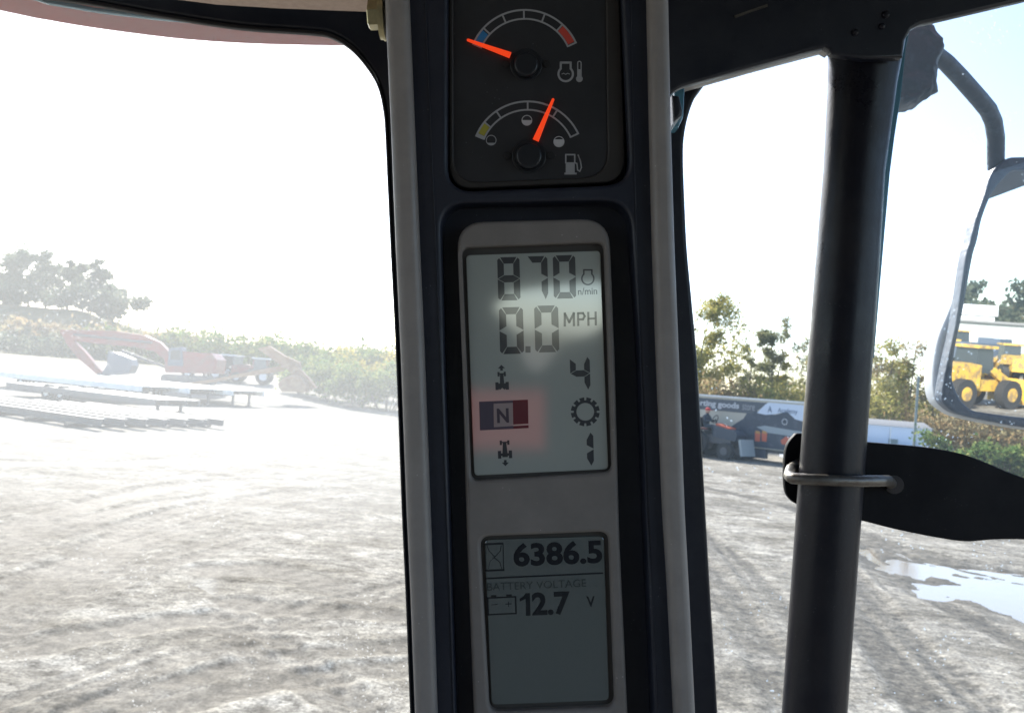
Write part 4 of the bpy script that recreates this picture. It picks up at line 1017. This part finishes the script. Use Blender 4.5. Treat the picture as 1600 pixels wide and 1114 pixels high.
for i, (px, py, Y, w, d, lm, n, lab) in enumerate([
        (1120, 588, 66, 7, 4, 'leaf_brown', 5600, 'brown brush above the left part of the lettered trailer'),
        (1190, 576, 68, 6, 4, 'leaf_olive', 6000, 'yellow brush behind the middle of the lettered trailer'),
        (1250, 572, 66, 6, 4, 'leaf_olive', 5600, 'russet brush behind the lettered trailer near the round post'),
        (1320, 584, 66, 7, 5, 'leaf_olive', 4600, 'brush behind the round post'),
        (1395, 566, 72, 8.5, 5, 'leaf_olive', 9000, 'yellow green brush behind the white container'),
        (1480, 632, 62, 7, 4, 'leaf_brown', 3800, 'russet brush under the left end of the mirror'),
        (1570, 640, 60, 8, 4, 'leaf_brown', 3800, 'russet brush under the mirror at the photo edge')]):
    x, z, h = top_px(px, py, Y); bush(x, Y, z, w, d, h, lab, lm, n, .13, 'brush', 46, 'brush', 'stuff', seed=80 + i)
for i, (px, py, Y, w, lab) in enumerate([(1478, 672, 47, 2.2, 'green hedge bush right of the white container'), (1525, 678, 45, 2.6, 'green hedge bush in the middle of the row behind the mesh fence'), (1580, 684, 44, 2.6, 'green hedge bush behind the mesh fence at the photo edge'), (1650, 690, 44, 3, 'green hedge bush just outside the photo edge')]):
    x, z, h = top_px(px, py, Y); bush(x, Y, z, w, 1.4, h, lab, 'leaf_green', 2200, .10, 'hedge_bush', 14, seed=90 + i)

# ================================================================== LEFT YARD MACHINES
def yprism(mb, px, Y, t):
    """outline drawn on the upright plane at distance Y, t metres thick"""
    mb.prism([atY(x, y, Y - t / 2) for x, y in px], (0, t, 0)); return mb
ex = thing('excavator', 'faded red excavator with its long boom raised over the white flatbed', 'excavator', T(atY(285, 590, 76).x, 76, gz(-28, 76)))
Yx = 76
yprism(MB(), [(95, 515), (134, 516), (180, 517), (226, 524), (250, 535), (270, 556), (258, 563), (240, 549), (205, 541), (150, 537), (112, 532), (100, 524)], Yx, .62).build('boom', M['exred'], ex, world=True)
yprism(MB(), [(93, 517), (104, 515), (113, 531), (132, 549), (152, 573), (162, 583), (150, 584), (122, 560), (106, 541)], Yx, .5).build('stick', M['exred'], ex, world=True)
mb = MB(); yprism(mb, [(169, 549), (177, 550), (203, 561), (206, 571), (200, 583), (176, 586), (158, 584), (166, 572)], Yx, 1.5)
mb.build('bucket', M['bluegrey'], ex, world=True)
for k in range(4):
    mb = MB(); mb.box(atY(160 + k * 1.5, 584, Yx) + Vector((0, -.6 + .4 * k, -.1)), (.3, .12, .3)); mb.build('tooth', M['steel'], ex, world=True)
mb = MB(); mb.cyl(atY(118, 523, Yx) + Vector((0, -.35, 0)), atY(240, 536, Yx) + Vector((0, -.35, 0)), .10); mb.build('hydraulic_cylinder', M['steel'], ex, world=True)
mb = MB(); mb.cyl(atY(190, 548, Yx), atY(262, 575, Yx), .12); mb.build('hydraulic_cylinder', M['steel'], ex, world=True)
yprism(MB(), [(256, 556), (270, 548), (330, 552), (338, 562), (336, 584), (258, 582)], Yx, 2.6).build('upper_body', M['exred'], ex, world=True)
cbn = yprism(MB(), [(264, 544), (284, 542), (286, 572), (262, 571)], Yx - .9, 1.0).build('operator_cab', M['bluegrey'], ex, world=True)
yprism(MB(), [(267, 548), (281, 547), (282, 562), (266, 562)], Yx - 1.42, .06).build('cab_window', M['darkglass'], cbn, world=True)
for s_ in (-1.1, 1.1):
    tr_ = roundpoly([(252, 584, 7), (336, 588, 7), (334, 603, 7), (250, 599, 7)], 4)
    yprism(MB(), tr_, Yx + s_, .6).build('track', M['steel'], ex, world=True)

def small_machine(name, label, cat, pxc, Y, colour, L=4.2, H=2.9, rz=0, rake=1):
    x, z = atY(pxc, 590, Y).x, gz(atY(pxc, 590, Y).x, Y)
    t = thing(name, label, cat, T(x, Y, z, rz))
    mb = MB(); mb.prism([(-L / 2, -.7, .9), (-L * .05, -.7, .9), (-L * .05, -.7, 1.9), (-L * .2, -.7, 1.95), (-L / 2, -.7, 1.75)], (0, 1.4, 0)); mb.build('hood', colour, t)
    mb = MB(); mb.box((L * .18, 0, 1.15), (L * .52, 1.7, .6)); mb.build('chassis', M['steel'], t)
    mb = MB(); mb.box((L * .17, 0, 1.95), (1.5, 1.5, 1.25), taper=(.9, .92)); cb = mb.build('operator_cab', M['darkglass'], t)
    for sx in (-.68, .68):
        for sy in (-.7, .7): mb = MB(); mb.bar((L * .17 + sx * 1.06, sy * 1.06, 1.3), (L * .17 + sx * .98, sy * .98, 2.62), .09, .09); mb.build('cab_pillar', colour, cb)
    mb = MB(); mb.box((L * .17, 0, 2.66), (1.75, 1.75, .14)); mb.build('cab_roof', M['white'], t)
    for sx, r_ in ((-L * .36, .55), (L * .28, .8)):
        for sy in (-.95, .95):
            mb = MB(); mb.cyl((sx, sy - .2, r_), (sx, sy + .2, r_), r_, 20); w = mb.build('wheel', M['tyre'], t)
            mb = MB(); mb.cyl((sx, sy - .22, r_), (sx, sy + .22, r_), r_ * .5, 14); mb.build('rim', M['white'], w)
    mb = MB(); mb.tube([(-L * .3, .75, 1.8), (-L * .3, .75, 2.7)], .05, 8); mb.build('exhaust_pipe', M['steel'], t)
    if rake:
        mb = MB(); mb.prism([(-L * .5 - .9, -1.1, .3), (-L * .5 - .1, -1.1, .25), (-L * .5 - .25, -1.1, 1.1)], (0, 2.2, 0)); mb.build('bucket', M['steel'], t)
        for sy in (-.8, .8): mb = MB(); mb.bar((-L * .5 - .2, sy, .7), (L * .02, sy, 1.75), .16, .22); mb.build('lift_arm', colour, t)
    return t
small_machine('red_tractor', 'red tractor with white cab roof parked just right of the excavator boom', 'tractor', 318, 92, M['tractorred'], rz=R(15), rake=0)
small_machine('blue_tractor', 'blue grey tractor in the middle of the parked row behind the rusty boom', 'tractor', 352, 94, M['bluegrey'], rz=R(-20), rake=0)
small_machine('red_loader', 'red loader with a raised bucket at the right end of the parked row', 'loader', 395, 92, M['tractorred'], rz=R(8))

# white flatbed: runs from far left to the near right
A, B = G(250, 632), G(-60, 598); A.z = B.z = 0
B = Vector((A.x - 17, A.y + 8.5, 0)); dirT = (B - A).normalized(); rzT = math.atan2(dirT.y, dirT.x)
def flatbed(name, label, origin, rz, L, W, H, deckm, legs=True, rail=.18):
    t = thing(name, label, 'trailer', T(origin.x, origin.y, gz(origin.x, origin.y), rz))
    mb = MB(); n = 14
    mb.box((L / 2, 0, H - .03), (L, W, .06)); d_ = mb.build('deck', deckm, t)
    for k in range(10):
        mb = MB(); mb.box((L * (k + .5) / 10, -W / 2 - .045, H - .12), (.16, .09, .16)); mb.build('stake_pocket', deckm, t)
    for s_ in (-1, 1):
        mb = MB(); mb.box((L / 2, s_ * (W / 2 - .06), H - .06 - rail / 2), (L - .04, .12, rail)); mb.build('side_rail', deckm, t)
        mb = MB(); mb.prism([(0.1, s_ * W * .22 - .08, H - .06), (L - .1, s_ * W * .22 - .08, H - .06), (L - .1, s_ * W * .22 - .08, H - .35), (L * .65, s_ * W * .22 - .08, H - .62), (L * .3, s_ * W * .22 - .08, H - .62), (.1, s_ * W * .22 - .08, H - .3)], (0, .16, 0)); mb.build('main_beam', M['steel'], t)
    mb = MB()
    for k in range(9): mb.box((L * (k + 1) / 10, 0, H - .2), (.1, W * .9, .12))
    mb.build('cross_members', M['steel'], t)
    if legs:
        for s_ in (-1, 1):
            mb = MB(); mb.box((.7, s_ * W * .25, (H - .3) / 2), (.14, .14, H - .3)); mb.box((.7, s_ * W * .25, .04), (.32, .32, .08)); mb.build('landing_leg', M['steel'], t)
    for sx in (L * .62, L * .72):
        for s_ in (-1, 1):
            mb = MB(); mb.cyl((sx, s_ * W * .38 - .22, .48), (sx, s_ * W * .38 + .22, .48), .48, 20); w = mb.build('wheel', M['tyre'], t)
            mb = MB(); mb.cyl((sx, s_ * W * .38 - .24, .48), (sx, s_ * W * .38 + .24, .48), .24, 12); mb.build('rim', M['white'], w)
    return t
nT = Vector((-dirT.y, dirT.x, 0)); nT = nT if nT.y > 0 else -nT
for k, lab in enumerate(('nearest white flatbed trailer of the three side by side, standing on legs', 'middle white flatbed trailer of the three side by side', 'farthest white flatbed trailer of the three, just before the excavator')):
    o = flatbed('flatbed_trailer', lab, A + nT * (3.45 * k) - dirT * (.6 * k), rzT, 17, 3.3, 1.2, M['white'], rail=.34); o['group'] = 'white flatbed trailers'
A2 = G(318, 650); flatbed('low_trailer', 'low dark skeletal trailer in the shade in front of the white flatbed', Vector((A2.x - 1.5, A2.y, 0)), rzT + R(-3), 14, 3.2, .8, M['steel'], rail=.3)
A3 = G(240, 672); t3 = thing('steel_beam_stack', 'row of long steel beams lying on blocks nearest the camera at left', 'steel beams', T(A3.x, A3.y, 0, rzT + R(-4)))
for k in range(7):
    mb = MB(); q = 2.5 - k * 1.05; L = 14 - k * .6
    mb.box((L / 2, q, .46), (L, .30, .03)); mb.box((L / 2, q, .32), (L, .03, .25)); mb.box((L / 2, q, .18), (L, .30, .03)); mb.build('beam', M['steel'], t3)
for k in range(4):
    mb = MB(); mb.box((1.5 + k * 2.8, -.6, .08), (.2, 7.4, .15)); mb.build('block', M['bark'], t3)

# rusty boom lying on its head
rb = thing('rusty_boom', 'long rusty boom lying low with its brown bucket head before the hedge', 'boom', T(atY(460, 605, 72).x, 72, gz(-17, 72)))
mb = MB(); mb.bar(atY(258, 610, 70), atY(452, 571, 72), .34, .26); mb.build('boom_beam', M['rust'], rb, world=True)
mb = MB(); mb.bar(atY(262, 604, 71), atY(445, 578, 73), .2, .18); mb.build('boom_brace', M['rust'], rb, world=True)
yprism(MB(), [(402, 545), (420, 540), (445, 556), (468, 566), (470, 578), (452, 580), (440, 572)], 73, .5).build('link_arm', M['rust'], rb, world=True)
yprism(MB(), [(446, 572), (462, 570), (482, 590), (494, 606), (486, 608), (466, 592), (458, 590)], 72.5, .5).build('rear_strut', M['rust'], rb, world=True)
yprism(MB(), [(434, 601), (440, 592), (452, 586), (468, 588), (478, 600), (478, 613), (440, 612)], 72, 1.4).build('bucket_head', M['rust'], rb, world=True)
mb = MB(); yprism(mb, [(255, 606), (300, 603), (340, 606), (352, 612), (350, 619), (262, 613)], 68, 2.2); mb.build('boom_shadow_block', M['steel'], rb, world=True)  # dark block standing in for the shadow under the boom

# ================================================================== RIGHT YARD
# lettered box trailer
tA, tB = G(1098, 710), G(1227, 727); td = (tB - tA).normalized(); tA = tA - td * 4.5; Lt = 4.5 + (G(1318, 738) - tA - td * 4.5).dot(td)
rzt = math.atan2(td.y, td.x); TT_ = T(tA.x, tA.y, 0, rzt); Ht, Wt = 3.42, 2.5
bt = thing('box_trailer', 'long box trailer with charcoal lettered band and white sign panel before autumn trees', 'trailer', TT_)
def local_from_px(px, py):
    n_ = TT_.to_3x3() @ Vector((0, -1, 0)); q = TT_.inverted() @ onplane(px, py, TT_.translation, n_); return (q.x, q.z)
mb = MB(); mb.box((Lt / 2, Wt / 2, (Ht + .75) / 2), (Lt, Wt, Ht - .75)); mb.build('body', M['beige'], bt)
mb = MB(); mb.box((Lt / 2, Wt / 2, Ht + .03), (Lt + .06, Wt + .1, .1)); mb.build('roof', M['white'], bt)
def flat(name, pts, m, off=.02, base=.0):
    mb = MB(); mb.prism([(a, -off, b) for a, b in pts], (0, off - base - .001, 0)); return mb.build(name, m, bt, smooth=None)
xl = local_from_px(1080, 640)[0]; xr = local_from_px(1185, 640)[0]
flat('name_band', [(xl - 3, Ht - .13), (xr + .7, Ht - .13), (xr - .4, Ht - .80), (xl - 3, Ht - .80)], M['band'])
def tpl(xc, zc, off=.035): return TT_ @ Matrix.Translation((xc, -off, zc)) @ Matrix.Rotation(R(90), 4, 'X')
x0 = local_from_px(1093, 630)[0]; x1 = local_from_px(1155, 640)[0]; x2 = local_from_px(1179, 640)[0]
fit_text('band_lettering', 'sporting goods', None, 0, M['printhi'], bt, offset=.03, kframe=False, mw=tpl((x0 - .75 + x1) / 2, Ht - .47), wh=(x1 - x0 + .75, .44))
fit_text('band_lettering', 'store', None, 0, M['print'], bt, offset=.0, kframe=False, mw=tpl((x1 + x2) / 2 + .12, Ht - .45), wh=((x2 - x1) * .8, .34))
lp = local_from_px
flat('sign_panel', [lp(1183, 645), lp(1196, 632), (lp(1196, 632)[0] + .2, Ht - .1), (Lt - .3, Ht - .1), (Lt - .3, 2.2), lp(1262, 660), lp(1243, 655), lp(1230, 643), lp(1212, 647), lp(1196, 648)], M['plateblue'], .022)
fit_text('sign_letter', 'A', None, 0, M['inkblue'], bt, offset=.02, kframe=False, mw=tpl(lp(1203.5, 640)[0], lp(1203.5, 639.5)[1]), wh=(.26, .34))
fit_text('sign_lettering', 'Academy', None, 0, M['inkblue'], bt, offset=.0, kframe=False, mw=tpl(lp(1231, 644)[0], lp(1231, 643)[1]), wh=(1.15, .34))
flat('swoop_graphic', [lp(1121, 670), lp(1140, 668), lp(1152, 660), lp(1162, 654), lp(1168, 644), lp(1180, 640), lp(1190, 646), lp(1212, 648), lp(1230, 643), lp(1243, 655), lp(1262, 661), (Lt - .5, 1.9), (Lt - .5, .80), (lp(1118, 700)[0], .80)], M['navy'], .016)
flat('grey_stripe', [lp(1182, 667), lp(1195, 665), lp(1250, 674), lp(1300, 686), lp(1300, 692), lp(1240, 682), lp(1200, 676)], M['greystripe'], .024)
for a, b in ((1180, 1188.5), (1190.5, 1199)):
    flat('marking_block', [lp(a, 675), lp(b, 676), lp(b - 1, 690), lp(a, 689)], M['orange'], .028)
    flat('marking_tab', [lp(a + 1, 672.5), lp(b - 1, 674), lp(b - 1, 678), lp(a + 1, 676.5)], M['orangetop'], .032)
flat('marking_block', [lp(1220, 688), lp(1228, 682), lp(1240, 684), lp(1236, 696), lp(1222, 694)], M['orange'], .028)
mb = MB()
cxr, czr = lp(1226.5, 659)
ring = [(cxr + .15 * math.cos(a), -.03, czr + .15 * math.sin(a)) for a in np.linspace(0, 2 * math.pi, 25)]
mb.tube(ring, .022, 6); mb.build('ring_emblem', M['printhi'], bt)
mb = MB(); mb.box((Lt / 2, Wt / 2, .66), (Lt - .4, Wt * .8, .2)); mb.build('underframe', M['steel'], bt)
for sx in (Lt * .42, Lt * .5, 6.2):
    for sy in (.3, Wt - .3):
        mb = MB(); mb.cyl((sx, sy - .2, .5), (sx, sy + .2, .5), .5, 20); w = mb.build('wheel', M['tyre'], bt)
        mb = MB(); mb.cyl((sx, sy - .23, .5), (sx, sy + .23, .5), .25, 14); mb.build('rim', M['print'], w)
mb = MB(); mb.box((lp(1165, 700)[0], .2, .45), (2.4, .3, .5)); mb.build('tool_box', M['navy'], bt)

# red garden tractor with a seated driver in front of the trailer
gx = G(1113, 714); rzg = rzt
gt = thing('compact_tractor', 'small dark tractor with red panels in front of the left end of the lettered trailer', 'tractor', T(gx.x, gx.y, 0, rzg) @ Matrix.Scale(1.22, 4))
mb = MB(); mb.prism([(.2, -.4, .95), (1.35, -.4, .85), (1.45, -.4, 1.15), (1.3, -.4, 1.3), (.2, -.4, 1.5)], (0, .8, 0)); mb.build('hood', M['navy'], gt)
mb = MB(); mb.prism([(.25, -.3, 1.49), (.95, -.3, 1.36), (.95, -.3, 1.42), (.25, -.3, 1.58)], (0, .6, 0)); mb.build('hood_panel', M['orange'], gt)
mb = MB(); mb.box((-.1, 0, .85), (2.4, .7, .35)); mb.build('chassis', M['steel'], gt)
mb = MB(); mb.box((-.45, 0, 1.28), (.5, .5, .14)); mb.box((-.72, 0, 1.55), (.1, .5, .5)); mb.build('seat', M['cabgrey'], gt)
for sx, r_ in ((1.05, .38), (-.55, .62)):
    for sy in (-.62, .62):
        mb = MB(); mb.cyl((sx, sy - .16, r_), (sx, sy + .16, r_), r_, 20); w = mb.build('wheel', M['tyre'], gt)
        mb = MB(); mb.cyl((sx, sy - .18, r_), (sx, sy + .18, r_), r_ * .48, 12); mb.build('rim', M['steel'], w)
for sy in (-.62, .62):
    mb = MB(); mb.box((-.55, sy, 1.3), (.95, .36, .06)); mb.build('fender', M['tractorred'], gt)
mb = MB(); mb.tube([(.25, 0, 1.3), (.02, 0, 1.75)], .03, 8); ring = [(.02 + .05 * math.sin(a), .2 * math.cos(a), 1.76 + .18 * math.sin(a)) for a in np.linspace(0, 2 * math.pi, 17)]; mb.tube(ring, .02, 6); mb.build('steering_wheel', M['rubber'], gt)
mb = MB(); mb.box((1.75, 0, .6), (.12, 1.1, .75), Matrix.Rotation(R(-12), 3, 'Y')); mb.build('front_plate', M['greystripe'], gt)

def skin_person(name, label, mw, joints, edges, rad, m):
    me = bpy.data.meshes.new(name); me.from_pydata(joints, edges, [])
    o = bpy.data.objects.new(name, me); COL.objects.link(o)
    sk = o.modifiers.new('skin', 'SKIN'); ss = o.modifiers.new('sub', 'SUBSURF'); ss.levels = 1
    for v, r_ in zip(me.skin_vertices[0].data, rad): v.radius = (r_, r_)
    me.skin_vertices[0].data[0].use_root = True
    dg = bpy.context.evaluated_depsgraph_get(); nm = bpy.data.meshes.new_from_object(o.evaluated_get(dg))
    bpy.data.objects.remove(o); nm.name = name; finish(nm, 70)
    o = link_mesh(name, nm, m, None, mw); return tag(o, label, 'person')
J = [(-.45, 0, 1.42), (-.47, 0, 1.62), (-.46, 0, 1.84), (-.44, 0, 1.96), (-.42, 0, 2.10), (-.42, 0, 2.2),
     (-.46, .2, 1.86), (-.32, .26, 1.62), (-.04, .17, 1.72), (-.46, -.2, 1.86), (-.32, -.26, 1.62), (-.04, -.17, 1.72),
     (-.40, .1, 1.40), (.02, .17, 1.42), (.10, .18, 1.02), (.22, .18, .99), (-.40, -.1, 1.40), (.02, -.17, 1.42), (.10, -.18, 1.02), (.22, -.18, .99)]
E = [(0, 1), (1, 2), (2, 3), (3, 4), (4, 5), (2, 6), (6, 7), (7, 8), (2, 9), (9, 10), (10, 11), (0, 12), (12, 13), (13, 14), (14, 15), (0, 16), (16, 17), (17, 18), (18, 19)]
RD = [.15, .16, .15, .065, .10, .085, .08, .06, .04, .08, .06, .04, .10, .075, .05, .045, .10, .075, .05, .045]
pers = skin_person('person', 'person in dark clothes and a red cap sitting on the small dark tractor', T(gx.x, gx.y, 0, rzg) @ Matrix.Scale(1.22, 4), J, E, RD, M['cloth'])
mb = MB()
for i in range(7):
    pass
hd = [(-.42, 0, z) for z in (1.99, 2.03, 2.08, 2.14, 2.19)]
mb.tube(hd, [.055, .085, .105, .108, .10], 14); mb.build('face', M['skin'], pers)
mb = MB(); mb.tube([(-.42, 0, 2.14), (-.42, 0, 2.18), (-.42, 0, 2.24), (-.42, 0, 2.27)], [.118, .122, .10, .04], 16); mb.box((-.27, 0, 2.155), (.2, .17, .02)); mb.build('cap', M['cap'], pers)

# white container
cY = 78
cA = G(1340, 726); c1 = G(1452, 735); cont_d = (c1 - cA).normalized(); rzc = math.atan2(cont_d.y, cont_d.x)
d0 = cA - cont_d * 4; Lc = (c1 - d0).length; TC = T(d0.x, d0.y, 0, rzc)
ct = thing('white_container', 'low white storage container with grey roof behind the pole', 'container', TC)
Hc = 2.5; Wc = 2.5
mb = MB(); mb.box((Lc / 2, Wc / 2, Hc / 2), (Lc, Wc, Hc)); mb.build('body', M['plateblue'], ct)
mb = MB(); mb.prism([(-.06, -.1, Hc), (-.06, Wc + .1, Hc), (-.06, Wc / 2, Hc + .35)], (Lc + .12, 0, 0)); mb.build('roof', M['roofgrey'], ct)
for k in range(5):
    mb = MB(); mb.box((Lc * (k + .5) / 5, -.03, Hc / 2), (.06, .05, Hc - .1)); mb.build('wall_rib', M['white'], ct)
mb = MB(); mb.box((Lc - 2.3, -.02, Hc * .55), (.55, .04, .7)); mb.build('vent', M['polegreen'], ct)
mb = MB(); mb.box((Lc / 2, -1.5, .74), (Lc + .3, 2.0, 1.42)); tag(mb.build('white_strip_box', M['white'], None, TC), 'added white box standing in for the bright strip above the bracket arm, before the container', 'white box')  # added box standing in for the bright strip above the bracket arm
pb = atY(1428, 697, 49); pt = atY(1434.5, 590, 49); 
pole = thing('pole', 'thin grey upright pole in front of the white container', 'pole', T(pb.x, 49, gz(pb.x, 49)))
mb = MB(); mb.tube([(0, 0, 0), (0, 0, pt.z)], [.08, .065], 12); mb.build('shaft', M['polegreen'], pole)
mb = MB(); mb.tube([(0, 0, pt.z), (0, 0, pt.z + .08)], [.1, .04], 12); mb.build('cap', M['polegreen'], pole)
mb = MB(); mb.box((0, 0, .03), (.4, .4, .06)); mb.build('base_plate', M['steel'], pole)
# mesh fence
fA, fB = G(1468, 722), G(1660, 752); fd = (fB - fA); fl = fd.length; rzf = math.atan2(fd.y, fd.x)
fe = thing('mesh_fence', 'pale green wire mesh fence in front of the hedge at the right', 'fence', T(fA.x, fA.y, 0, rzf))
npost = 6
for k in range(npost + 1):
    mb = MB(); mb.tube([(fl * k / npost, 0, 0), (fl * k / npost, 0, 1.25)], .035, 8); mb.build('post', M['polegreen'], fe)
mb = MB(); mb.tube([(0, 0, 1.22), (fl, 0, 1.22)], .02, 6); mb.build('top_rail', M['polegreen'], fe)
mb = MB()
nw = int(fl / .12)
for k in range(nw): mb.bar((fl * k / nw, 0, .05), (fl * (k + 1.0) / nw, 0, 1.2), .006, .006); mb.bar((fl * (k + 1.0) / nw, 0, .05), (fl * k / nw, 0, 1.2), .006, .006)
o = mb.build('wire_mesh', M['polegreen'], fe, smooth=None); o['kind'] = 'stuff'

# ================================================================== BEHIND THE MACHINE (seen in the mirror)
def MR(px, py, Z=None, dist=None):
    hit = onplane(px, py, mp0, mn); v = (hit - CAM).normalized(); r_ = v - 2 * v.dot(mn) * mn
    if Z is not None: return hit + r_ * ((Z - hit.z) / r_.z)
    return hit + r_ * dist
def facing(p): return math.atan2(mp0.y - p.y, mp0.x - p.x) + math.pi / 2      # local -Y faces the mirror
def yellow_loader(label, p, rz, s_=1.0):
    t = thing('wheel_loader', label, 'loader', T(p.x, p.y, 0, rz) @ Matrix.Scale(s_, 4))
    mb = MB(); mb.prism([(-3.0, -.75, 1.0), (-.4, -.75, 1.0), (-.4, -.75, 2.2), (-1.2, -.75, 2.3), (-3.0, -.75, 2.05)], (0, 1.5, 0)); mb.build('engine_hood', M['yellowm'], t)
    mb = MB(); mb.box((.6, 0, 1.15), (2.2, 1.1, .6)); mb.build('front_frame', M['yellowm'], t)
    mb = MB(); mb.box((-.1, 0, 2.45), (1.3, 1.4, 1.3), taper=(.9, .9)); mb.build('operator_cab', M['darkglass'], t)
    mb = MB(); mb.box((-.1, 0, 3.15), (1.5, 1.6, .14)); mb.build('cab_roof', M['yellowm'], t)
    for sy in (-.6, .6):
        mb = MB(); mb.prism([(.3, sy - .1, 1.9), (.7, sy - .1, 2.1), (2.0, sy - .1, 1.5), (3.1, sy - .1, .7), (2.8, sy - .1, .5), (1.8, sy - .1, 1.05)], (0, .2, 0)); mb.build('lift_arm', M['yellowm'], t)
    mb = MB(); mb.prism([(3.0, -1.35, .2), (4.3, -1.35, .1), (4.35, -1.35, .2), (3.4, -1.35, .5), (3.25, -1.35, .95), (3.6, -1.35, 1.45), (3.5, -1.35, 1.5), (2.95, -1.35, 1.0)], (0, 2.7, 0)); mb.build('bucket', M['yellowm'], t)
    mb = MB(); mb.bar((.9, 0, 1.6), (3.0, 0, 1.1), .15, .15); mb.build('tilt_cylinder', M['rust'], t)
    for sx in (-2.0, 1.4):
        for sy in (-1.05, 1.05):
            mb = MB(); mb.cyl((sx, sy - .25, .75), (sx, sy + .25, .75), .75, 24); w = mb.build('wheel', M['tyre'], t)
            mb = MB(); mb.cyl((sx, sy - .27, .75), (sx, sy + .27, .75), .36, 16); mb.build('rim', M['yellowm'], w)
        mb = MB(); mb.box((sx, -1.05, 1.62), (1.5, .5, .08)); mb.build('fender', M['yellowm'], t)
    return t
p1 = MR(1516, 634, Z=0); yellow_loader('nearest yellow loader in the mirror, with its bucket forward', p1, facing(p1) + R(128), .8)
p2 = MR(1498, 563, Z=0); yellow_loader('yellow loader behind the nearest one, at the left edge of the mirror', p2, facing(p2) + R(150), .9)
p3 = MR(1612, 590, Z=0); yellow_loader('yellow loader at the right photo edge of the mirror view', p3, facing(p3) + R(10), .8)
p4 = MR(1572, 596, Z=0); yellow_loader('yellow loader seen end on in the middle of the mirror', p4, facing(p4) + R(70), .75)
pB = MR(1580, 562, Z=0)
bl = thing('grey_building', 'long low grey building with white windows in the mirror', 'building', T(pB.x, pB.y, 0, facing(pB) + R(-12)))
mb = MB(); mb.box((0, 3, 1.9), (22, 6, 3.8)); mb.build('wall', M['building'], bl)
mb = MB(); mb.box((0, 3, 3.92), (22.6, 6.8, .24)); mb.build('roof', M['roofgrey'], bl)
for k in range(6):
    mb = MB(); mb.box((-8.5 + k * 3.3, -.04, 2.2), (1.1, .1, 1.3)); w = mb.build('window', M['white'], bl)
    mb = MB(); mb.box((-8.5 + k * 3.3, -.1, 2.2), (.9, .04, 1.1)); mb.build('pane', M['plateblue'], w)
pW = MR(1508, 556, Z=0)
wb = thing('white_shed', 'white two storey shed at the left edge of the mirror view', 'building', T(pW.x, pW.y, 0, facing(pW)))
mb = MB(); mb.box((0, 3, 2.3), (5, 5, 4.6)); mb.build('wall', M['white'], wb)
mb = MB(); mb.prism([(-2.8, .2, 4.6), (-2.8, 5.8, 4.6), (-2.8, 3, 5.8)], (5.6, 0, 0)); mb.build('roof', M['white'], wb)
for k in range(2): mb = MB(); mb.box((-1.2 + k * 2.4, .45, 2.4), (1.0, .12, 1.0)); mb.build('window', M['darkglass'], wb)
pC = MR(1594, 580, Z=0)
car = thing('parked_car', 'silver car parked before the grey building in the mirror', 'car', T(pC.x, pC.y, 0, facing(pC) + R(10)))
mb = MB(); mb.prism([(-2.2, -.85, .35), (2.2, -.85, .35), (2.25, -.85, .75), (1.3, -.85, .95), (-1.9, -.85, 1.0), (-2.25, -.85, .8)], (0, 1.7, 0)); mb.build('body', M['carwhite'], car)
mb = MB(); mb.prism([(-1.6, -.75, .96), (1.1, -.75, .95), (.4, -.75, 1.42), (-1.1, -.75, 1.45)], (0, 1.5, 0)); mb.build('windows', M['darkglass'], car)
mb = MB(); mb.box((-.35, 0, 1.46), (1.5, 1.4, .06)); mb.build('roof', M['carwhite'], car)
for sx in (-1.4, 1.4):
    for sy in (-.8, .8): mb = MB(); mb.cyl((sx, sy - .1, .34), (sx, sy + .1, .34), .34, 18); mb.build('wheel', M['tyre'], car)
pD = MR(1550, 574, Z=0)
small = thing('dark_truck', 'dark truck in front of the grey building in the mirror', 'truck', T(pD.x, pD.y, 0, facing(pD) + R(-60)))
mb = MB(); mb.box((0, 0, 1.5), (2.0, 2.1, 1.9), taper=(.85, .9)); mb.build('cab', M['bluegrey'], small)
mb = MB(); mb.box((3.2, 0, 1.35), (4.2, 2.2, 1.3)); mb.build('bed', M['bluegrey'], small)
mb = MB(); mb.box((-.95, 0, 1.9), (.1, 1.7, .7)); mb.build('windshield', M['plateblue'], small)
for sx in (-.1, 4.0):
    for sy in (-1, 1): mb = MB(); mb.cyl((sx, sy - .15, .5), (sx, sy + .15, .5), .5, 18); mb.build('wheel', M['tyre'], small)
for i, (px, d_, h, w, lm) in enumerate([(1508, 135, 9, 6, 'leaf_grey'), (1530, 130, 7, 5, 'leaf_grey'), (1598, 120, 8.5, 6, 'leaf_grey'), (1560, 140, 6, 7, 'leaf_brown')]):
    p = MR(px, 520, dist=d_); tree(p.x, p.y, -.5, h, w, ['tall tree behind the white shed in the mirror', 'round tree right of the white shed in the mirror', 'tall tree at the photo edge in the mirror', 'broad russet tree above the grey building in the mirror'][i], lm, 2200, .35, 300 + i, .1, .2, .15)
for i, (px, d_) in enumerate(((1560, 128), (1600, 126), (1480, 130))):
    p = MR(px, 520, dist=d_); bush(p.x, p.y, -.3, 26, 8, 4.2, ['brown scrub bank above the grey building in the mirror', 'brown scrub bank at the photo edge in the mirror', 'brown scrub bank behind the white shed in the mirror'][i], 'leaf_brown', 4500, .36, 'scrub_bank', 40, 'scrub', 'stuff', seed=400 + i)
bpy.context.view_layer.update()
